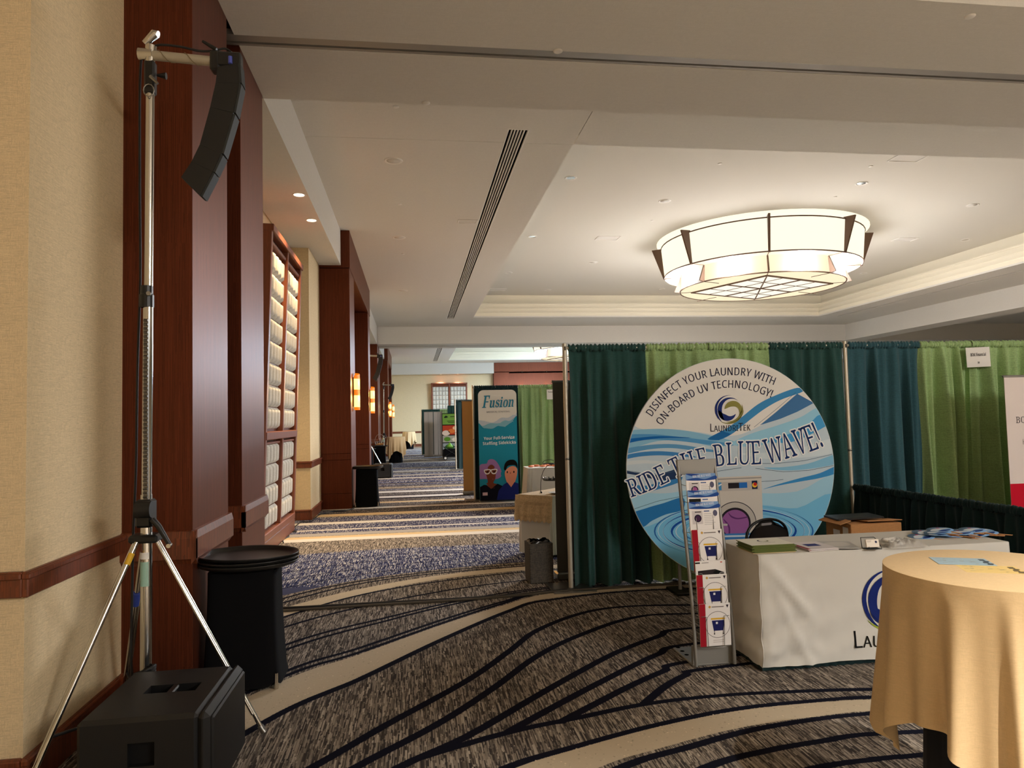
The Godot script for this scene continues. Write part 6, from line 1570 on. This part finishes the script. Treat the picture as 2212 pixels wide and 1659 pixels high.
func staffing_booth() -> void:
	pole(Vector3(1.27, 0, -14.98), "upright drape pole beside the teal staffing banner")
	pole(Vector3(4.32, 0, -15.0), "upright drape pole at the far side of the staffing booth")
	solo("drape_rail", MB.new().tube([Vector3(1.29, 2.385, -15.0), Vector3(4.30, 2.385, -15.0)], 0.016, 10), M["pole metal"], "steel rail behind the staffing banner", "rail", "drape rails")
	var g := "back drapes of the booths"
	drape("booth_drape", "dark teal drape behind the staffing banner", g, 1.30, 2.24, -15.0, 2.43, 0.02, M["dark teal drape"], 21)
	drape("booth_drape", "pale green drape beside the staffing banner", g, 2.25, 2.86, -15.0, 2.43, 0.02, M["green drape"], 22)
	drape("booth_drape", "pale green drape behind the white snack table", g, 2.87, 3.52, -15.0, 2.43, 0.02, M["green drape"], 23)
	drape("booth_drape", "pale green drape at the far pole of the staffing booth", g, 3.53, 4.29, -15.0, 2.43, 0.02, M["green drape"], 24)
	var cp := on_z(1190, 852, -14.92)
	var cd := thing("booth_card", "white booth card pinned high on the staffing booth's drape", "sign", Vector3(cp.x + 0.05, cp.y - 0.11, -14.93))
	part(cd, "card", MB.new().cbox(Vector3(0, 0.11, 0), Vector3(0.28, 0.215, 0.004), 0.001), M["white paper"])
	var ck := MB.new()
	letters(ck, "Fusion", [Vector2(-0.11, 0.15), Vector2(0.0, 0.15)], 0.028, font("Droid Sans", 700), func(p: Vector2) -> Vector3: return Vector3(p.x, p.y, 0.0035), rgb(24, 24, 26), [], 0.0, false)
	part(cd, "lettering", ck, paint("ink"))
	# fabric banner with print
	var W2 := 0.80; var H2 := 2.30
	var o := thing("fabric_banner", "tall stretch fabric banner in white and teal with two cartoon staff", "banner", Vector3(1.735, 0, -14.52))
	var k := MB.new()
	var nz := FastNoiseLite.new(); nz.seed = 8; nz.frequency = 2.2
	var bump := func(x: float, y: float) -> float:
		var a := 0.006 * sin((y * 9.0 + x * 7.0) + 4.0 * nz.get_noise_2d(x * 0.6, y * 0.6)) * (0.35 + 0.65 * absf(nz.get_noise_2d(x + 3.0, y)))
		return a * minf(1.0, minf(x, W2 - x) * 12.0) + 0.012
	var outline := PackedVector2Array()
	for p in [[0.0, 0.03], [W2, 0.03]]: outline.append(Vector2(p[0], p[1]))
	for i in 9: outline.append(Vector2(W2 - 0.11 + 0.11 * cos(i * PI / 16), H2 - 0.11 + 0.11 * sin(i * PI / 16)))
	for i in 9: outline.append(Vector2(0.11 - 0.11 * sin(i * PI / 16), H2 - 0.11 + 0.11 * cos(i * PI / 16)))
	part(o, "frame_sleeve", MB.new().prism(outline, 0.03, Transform3D(Basis(), Vector3(-W2 / 2, 0, -0.03))), mat("sleeve", rgb(70, 150, 170), 0.8))
	# the print is cut into strips so that it follows the creases
	var lay := [0.0]
	var to := func(p: Vector2) -> Vector3: return Vector3(p.x - W2 / 2, p.y, bump.call(p.x, p.y) + lay[0])
	var layer := func(pts: Array, c: Color, rd := true) -> void:
		var src := PackedVector2Array()
		if rd:
			var n := pts.size()
			for i in n:
				for j in 5: src.append((pts[i] as Vector2).cubic_interpolate(pts[(i + 1) % n], pts[(i + n - 1) % n], pts[(i + 2) % n], j / 5.0))
		else: src = PackedVector2Array(pts)
		for q in Geometry2D.intersect_polygons(src, outline):
			for gy in 58:
				for gx in 4:
					var cell := PackedVector2Array([Vector2(gx * 0.2, gy * 0.04), Vector2(gx * 0.2 + 0.2, gy * 0.04), Vector2(gx * 0.2 + 0.2, gy * 0.04 + 0.04), Vector2(gx * 0.2, gy * 0.04 + 0.04)])
					for piece in Geometry2D.intersect_polygons(q, cell): shape(k, Array(piece), to, c, PackedVector2Array(), false)
		lay[0] += 0.0006
	var V := func(a: Array) -> Array:      # pixels of a zoomed view (1000,780, 0.1085) -> metres on the banner
		var out := []
		for p in a: out.append(Vector2((p[0] - 305.0) / 752.0 * W2 + (p[1] - 550) * -0.000018, H2 - (p[1] - 550.0) / 2195.0 * (H2 - 0.03)))
		return out
	layer.call([Vector2(0, 0), Vector2(W2, 0), Vector2(W2, H2), Vector2(0, H2)], rgb(226, 222, 214), false)
	layer.call(V.call([[280, 1180], [420, 1165], [600, 1200], [760, 1110], [900, 1110], [1100, 1030], [1100, 1500], [280, 1500]]), rgb(186, 196, 206))
	layer.call(V.call([[280, 1290], [420, 1260], [540, 1215], [700, 1220], [830, 1165], [930, 1175], [1100, 1100], [1100, 1600], [280, 1600]]), rgb(128, 180, 196))
	layer.call(V.call([[280, 1330], [420, 1310], [580, 1325], [700, 1270], [830, 1285], [960, 1210], [1100, 1200], [1100, 2900], [280, 2900]]), rgb(40, 138, 164))
	# two figures, print only
	layer.call(V.call([[330, 2060], [440, 2000], [540, 1930], [640, 1960], [720, 2080], [760, 2200], [740, 2290], [640, 2330], [450, 2320], [330, 2300]]), rgb(160, 118, 172))
	layer.call(V.call([[455, 2190], [500, 2080], [570, 2040], [640, 2120], [640, 2300], [600, 2400], [680, 2440], [560, 2540], [430, 2430], [490, 2380]]), rgb(124, 66, 48))
	layer.call(V.call([[330, 2800], [330, 2480], [440, 2420], [555, 2520], [680, 2420], [800, 2480], [800, 2800]]), rgb(28, 26, 34), false)
	layer.call(V.call([[390, 2585], [485, 2585], [485, 2645], [390, 2645]]), rgb(226, 190, 200), false)
	for e in [485, 615]:
		layer.call(V.call([[e - 62, 2135], [e + 55, 2130], [e + 50, 2190], [e + 20, 2225], [e - 30, 2225], [e - 58, 2190]]), rgb(238, 236, 232), true)
		layer.call(V.call([[e - 45, 2150], [e + 40, 2146], [e + 34, 2185], [e + 10, 2205], [e - 24, 2205], [e - 44, 2182]]), rgb(124, 66, 48), true)
		layer.call(V.call([[e - 12, 2165], [e + 10, 2165], [e + 10, 2195], [e - 12, 2195]]), rgb(30, 22, 24), true)
	layer.call(V.call([[820, 2220], [880, 2120], [980, 2080], [1060, 2130], [1060, 2260], [1010, 2420], [950, 2500], [870, 2420]]), rgb(226, 148, 120))
	layer.call(V.call([[805, 2130], [830, 2020], [900, 1960], [1010, 1960], [1070, 2040], [1070, 2140], [1040, 2080], [980, 2060], [880, 2080], [840, 2160]]), rgb(24, 22, 26))
	for e in [870, 1000]: layer.call(V.call([[e - 10, 2180], [e + 10, 2180], [e + 10, 2215], [e - 10, 2215]]), rgb(40, 26, 26), true)
	layer.call(V.call([[928, 2190], [945, 2230], [922, 2230]]), rgb(160, 84, 70), false)
	layer.call(V.call([[650, 2800], [700, 2560], [800, 2440], [870, 2400], [945, 2500], [1010, 2400], [1110, 2440], [1110, 2800]]), rgb(34, 46, 110), false)
	part(o, "printed_face", k, paint("banner print", 0.8))
	k = MB.new(); lay[0] += 0.002
	var sf := font("Droid Serif", 700); var sn := font("Droid Sans", 700)
	letters(k, "Fusion", V.call([[375, 905], [1005, 895]]), 0.20, sf, to, rgb(52, 130, 158), [1.25, 1, 1, 1, 1, 1], 0.2, false)
	letters(k, "MEDICAL STAFFING", V.call([[470, 1005], [930, 1002]]), 0.030, font("Droid Sans", 400), to, rgb(90, 96, 104), [], 0.0, false)
	letters(k, "Your Full-Service", V.call([[415, 1545], [1020, 1530]]), 0.060, sn, to, rgb(236, 240, 240), [], 0.0, false)
	letters(k, "Staffing Sidekicks", V.call([[395, 1645], [1045, 1632]]), 0.060, sn, to, rgb(236, 240, 240), [], 0.0, false)
	part(o, "lettering", k, paint("banner ink 2", 0.8))
	part(o, "base_foot", MB.new().cbox(Vector3(0, 0.008, 0), Vector3(W2 + 0.02, 0.016, 0.30), 0.004), M["steel"])
	# white snack table
	var t := thing("snack_table", "white clothed table with snack packs in the staffing booth", "table", Vector3(2.92, 0, -13.45))
	var kk := MB.new()
	kk.grid(140, 10, func(s: float, tt: float) -> Vector3:
		var a := -s * TAU; var x := cos(a); var z := sin(a)
		var px := signf(x) * pow(absf(x), 0.12) * 0.80; var pz := signf(z) * pow(absf(z), 0.12) * 0.29
		var f := (1.0 - tt) * (0.025 + 0.035 * sin(s * TAU * 19.0))
		return Vector3(px + signf(px) * f, 0.02 + 0.73 * tt, pz + signf(pz) * f))
	kk.cbox(Vector3(0, 0.752, 0), Vector3(1.60, 0.008, 0.58), 0.003)
	part(t, "cloth", kk, M["white cloth"])
	part(t, "table_top", MB.new().cbox(Vector3(0, 0.72, 0), Vector3(1.5, 0.03, 0.5), 0.004), M["white paint"])
	for x in [-1, 1]: part(t, "leg", MB.new().tube([Vector3(x * 0.65, 0, 0), Vector3(x * 0.65, 0.71, 0)], 0.02, 8), M["steel"])
	rng.seed = 31
	for i in 7:
		var p := Vector3(2.22 + 0.115 * i, 0.758, -13.36 - 0.14 * (i % 2))
		solo("snack_pack", MB.new().lathe([Vector2(0, 0), Vector2(0.045, 0.004), Vector2(0.06, 0.02), Vector2(0.045, 0.036), Vector2(0, 0.042)], 10, Vector3(), 1.3, 0.8), mat("snack orange", rgb(222, 134, 92), 0.6), "small orange snack pack on the white table", "snack pack", "snack packs on the white table", p, rng.randf() * 3.0)
	var bk := thing("table_basket", "low black basket with hoop handle on the white snack table", "basket", Vector3(2.62, 0.757, -13.62))
	part(bk, "bowl", MB.new().lathe([Vector2(0.09, 0), Vector2(0.13, 0.05), Vector2(0.125, 0.05), Vector2(0.085, 0.008), Vector2(0, 0.008)], 20), M["black plastic"])
	var hp := []
	for i in 13: hp.append(Vector3(-0.13 * cos(PI * i / 12.0), 0.05 + 0.07 * sin(PI * i / 12.0), 0))
	part(bk, "hoop_handle", MB.new().tube(hp, 0.006, 6), M["black plastic"])
	rollup("rollup_banner", "tan back of a roll-up banner beyond the staffing booth's pole", Vector3(1.53, 0, -16.12), 0.0, 0.84, 2.13, rgb(176, 132, 78))
func far_booths() -> void:
	var g := "back drapes of the booths"
	pole(Vector3(1.45, 0, -24.55), "upright drape pole far down the corridor before the teal drape")
	drape("booth_drape", "dark teal drape far down the corridor past the tan banner", g, 1.49, 2.50, -24.6, 2.42, 0.02, M["dark teal drape"], 41)
	drape("booth_drape", "teal drape further along the same far rail", g, 2.51, 4.20, -24.6, 2.42, 0.02, M["teal drape"], 42)
	# two plain display panels
	for i in 2: rollup("rollup_banner", ["pale grey backed banner at the end of the corridor", "second pale grey backed banner at the corridor's end"][i], Vector3(0.72 + 0.46 * i, 0, -33.7 - 0.3 * i), -0.05, 0.42, 2.13, rgb(176, 168, 160))
	pole(Vector3(0.42, 0, -36.0), "upright drape pole behind the pale grey banners", 2.30)
	drape("booth_drape", "teal drape behind the pale grey banners", g, 0.45, 1.35, -36.0, 2.30, 0.02, M["teal drape"], 43)
	drape("booth_drape", "green drape beyond the pale grey banners", g, 1.36, 2.30, -36.0, 2.30, 0.02, M["green drape"], 44)
	drape("booth_drape", "teal drape above the photo covered banner", g, 1.62, 2.90, -33.4, 2.42, 0.02, M["teal drape"], 45)
	# photo banner
	var o := thing("photo_banner", "black banner of food photographs under a green heading", "banner", Vector3(1.66, 0, -32.0))
	part(o, "panel", MB.new().cbox(Vector3(0, 1.03, 0), Vector3(0.74, 2.0, 0.008), 0.002), M["black"])
	part(o, "cassette", MB.new().cbox(Vector3(0, 0.04, 0), Vector3(0.78, 0.075, 0.18), 0.012), M["steel"])
	var k := MB.new(); var to := func(p: Vector2) -> Vector3: return Vector3(p.x, p.y, 0.0046)
	rc(k, to, -0.35, 1.52, 0.70, 0.48, rgb(116, 158, 70)); rc(k, to, -0.35, 1.06, 0.70, 0.42, rgb(186, 70, 44)); rc(k, to, -0.35, 0.72, 0.70, 0.30, rgb(168, 164, 150)); rc(k, to, -0.35, 0.40, 0.70, 0.28, rgb(150, 158, 160))
	var to2 := func(p: Vector2) -> Vector3: return Vector3(p.x, p.y, 0.0054)
	shape(k, [Vector2(-0.28, 1.84), Vector2(-0.2, 1.92), Vector2(-0.1, 1.86), Vector2(-0.2, 1.82)], to2, rgb(30, 40, 30)); rc(k, to2, 0.0, 1.86, 0.22, 0.03, rgb(30, 40, 30)); rc(k, to2, -0.14, 1.66, 0.44, 0.022, rgb(30, 40, 30)); rc(k, to2, -0.1, 1.60, 0.40, 0.022, rgb(30, 40, 30))
	for b in [[-0.2, 1.14, 0.12, 226, 206, 190], [0.05, 1.22, 0.10, 216, 120, 60], [0.22, 1.36, 0.08, 236, 190, 150], [-0.15, 0.86, 0.10, 90, 140, 50], [0.2, 0.84, 0.09, 220, 210, 190], [-0.05, 0.50, 0.14, 60, 120, 60]]:
		shape(k, ring2(Vector2(b[0], b[1]), b[2] * 1.5, b[2], 0, TAU, 18), to2, rgb(b[3], b[4], b[5]), PackedVector2Array(), false)
	part(o, "print", k, paint("photo ink", 0.5))
	# folding wagon
	var w := thing("folding_wagon", "black folding wagon with a green bag before the photo banner", "wagon", Vector3(1.62, 0, -30.8))
	var bm: Material = M["black plastic"]
	for z in [-1, 1]:
		for s in [-1, 1]: part(w, "cross_bar", MB.new().tube([Vector3(-0.30 * s, 0.14, z * 0.22), Vector3(0.30 * s, 0.52, z * 0.22)], 0.012, 6), bm)
		part(w, "top_bar", MB.new().tube([Vector3(-0.34, 0.55, z * 0.22), Vector3(0.34, 0.55, z * 0.22)], 0.014, 6), bm)
		for s in [-1, 1]:
			var wh := part(w, "wheel", MB.new().tube([Vector3(s * 0.27, 0.085, z * 0.22 - 0.02), Vector3(s * 0.27, 0.085, z * 0.22 + 0.02)], 0.085, 16), bm)
			part(wh, "hub_cap", MB.new().tube([Vector3(s * 0.27, 0.085, z * 0.22 - 0.024), Vector3(s * 0.27, 0.085, z * 0.22 + 0.024)], 0.05, 12), M["white paint"])
	part(w, "canvas_tub", MB.new().cbox(Vector3(0, 0.30, 0), Vector3(0.62, 0.36, 0.40), 0.02), M["black cloth"])
	part(w, "pull_handle", MB.new().tube([Vector3(0.32, 0.20, 0.1), Vector3(0.50, 1.05, 0.12)], 0.012, 6), bm)
	solo("green_bag", MB.new().lathe([Vector2(0, 0), Vector2(0.10, 0.01), Vector2(0.14, 0.08), Vector2(0.08, 0.17), Vector2(0.03, 0.24), Vector2(0, 0.25)], 10), mat("lime bag", rgb(120, 180, 50), 0.6), "lime green bag on top of the black wagon", "bag", "", Vector3(1.56, 0.485, -30.8))
	# two more cocktail tables by the wall
	for c in [[Vector3(-0.74, 0, -29.75), 0.9, "folded gold cloth over the cocktail table behind the basket stand"], [Vector3(-0.28, 0, -44.6), 0.35, "gold cloth over the cocktail table before the end wall"]]:
		gold_cloth(c[0], 0.382, 1.07, 0.58, 0.95, c[1], c[2])
		var t := thing("cocktail_table", "tall black wrapped cocktail table behind the basket stand" if c[0].z > -40 else "tall black wrapped cocktail table before the end wall", "table", c[0])
		part(t, "table_top", MB.new().lathe([Vector2(0, 1.04), Vector2(0.37, 1.04), Vector2(0.37, 1.064), Vector2(0, 1.064)], 32), M["white paint"])
		part(t, "pedestal_wrap", MB.new().grid(40, 6, func(s: float, tt: float) -> Vector3:
			var a := -s * TAU; var r := lerpf(0.27, 0.24, tt) + 0.02 * sin(a * 12.0) * (1.0 - tt)
			return Vector3(cos(a) * r, 0.005 + 1.02 * tt, sin(a) * r)), M["black cloth"])
	# pleated drum lights in the timber niche of the end wall
	var dr: Node3D = null
	for x in [7.43, 9.15]:
		if dr == null:
			dr = thing("drum_shade", "grey pleated half drum shade in the timber niche of the end wall", "lamp shade", Vector3(x, 3.62, -47.86), 0, "pleated drum shades on the end wall")
			part(dr, "shade", MB.new().grid(64, 3, func(s: float, t: float) -> Vector3:
				var a := s * PI; var r := 0.60 + 0.02 * sin(s * PI * 32.0)
				return Vector3(-cos(a) * r, 0.34 * t, sin(a) * r * 0.55)), mat("pleat grey", rgb(176, 170, 164), 0.9))
			part(dr, "rim", MB.new().tube([Vector3(-0.61, 0.0, 0), Vector3(0.61, 0.0, 0)], 0.01, 6), M["steel"])
		else: copy_of(dr, Vector3(x, 3.62, -47.86), 0)
		spot(Vector3(x, 4.80, -47.55), 10.0, Color(1.0, 0.84, 0.62), 35.0)
	var dl: Node3D = null
	for x in [7.43, 9.15]:
		if dl == null:
			dl = thing("niche_downlight", "small lit downlight in the black slot of the timber lintel", "downlight", Vector3(x, 4.93, -47.55), 0, "downlights in the lintel slot")
			part(dl, "housing", MB.new().lathe([Vector2(0.05, -0.02), Vector2(0.07, -0.02), Vector2(0.07, 0.03)], 14), M["black"])
			part(dl, "lens", MB.new().lathe([Vector2(0, -0.016), Vector2(0.05, -0.016)], 14), M["downlight lens"])
		else: copy_of(dl, Vector3(x, 4.93, -47.55), 0)
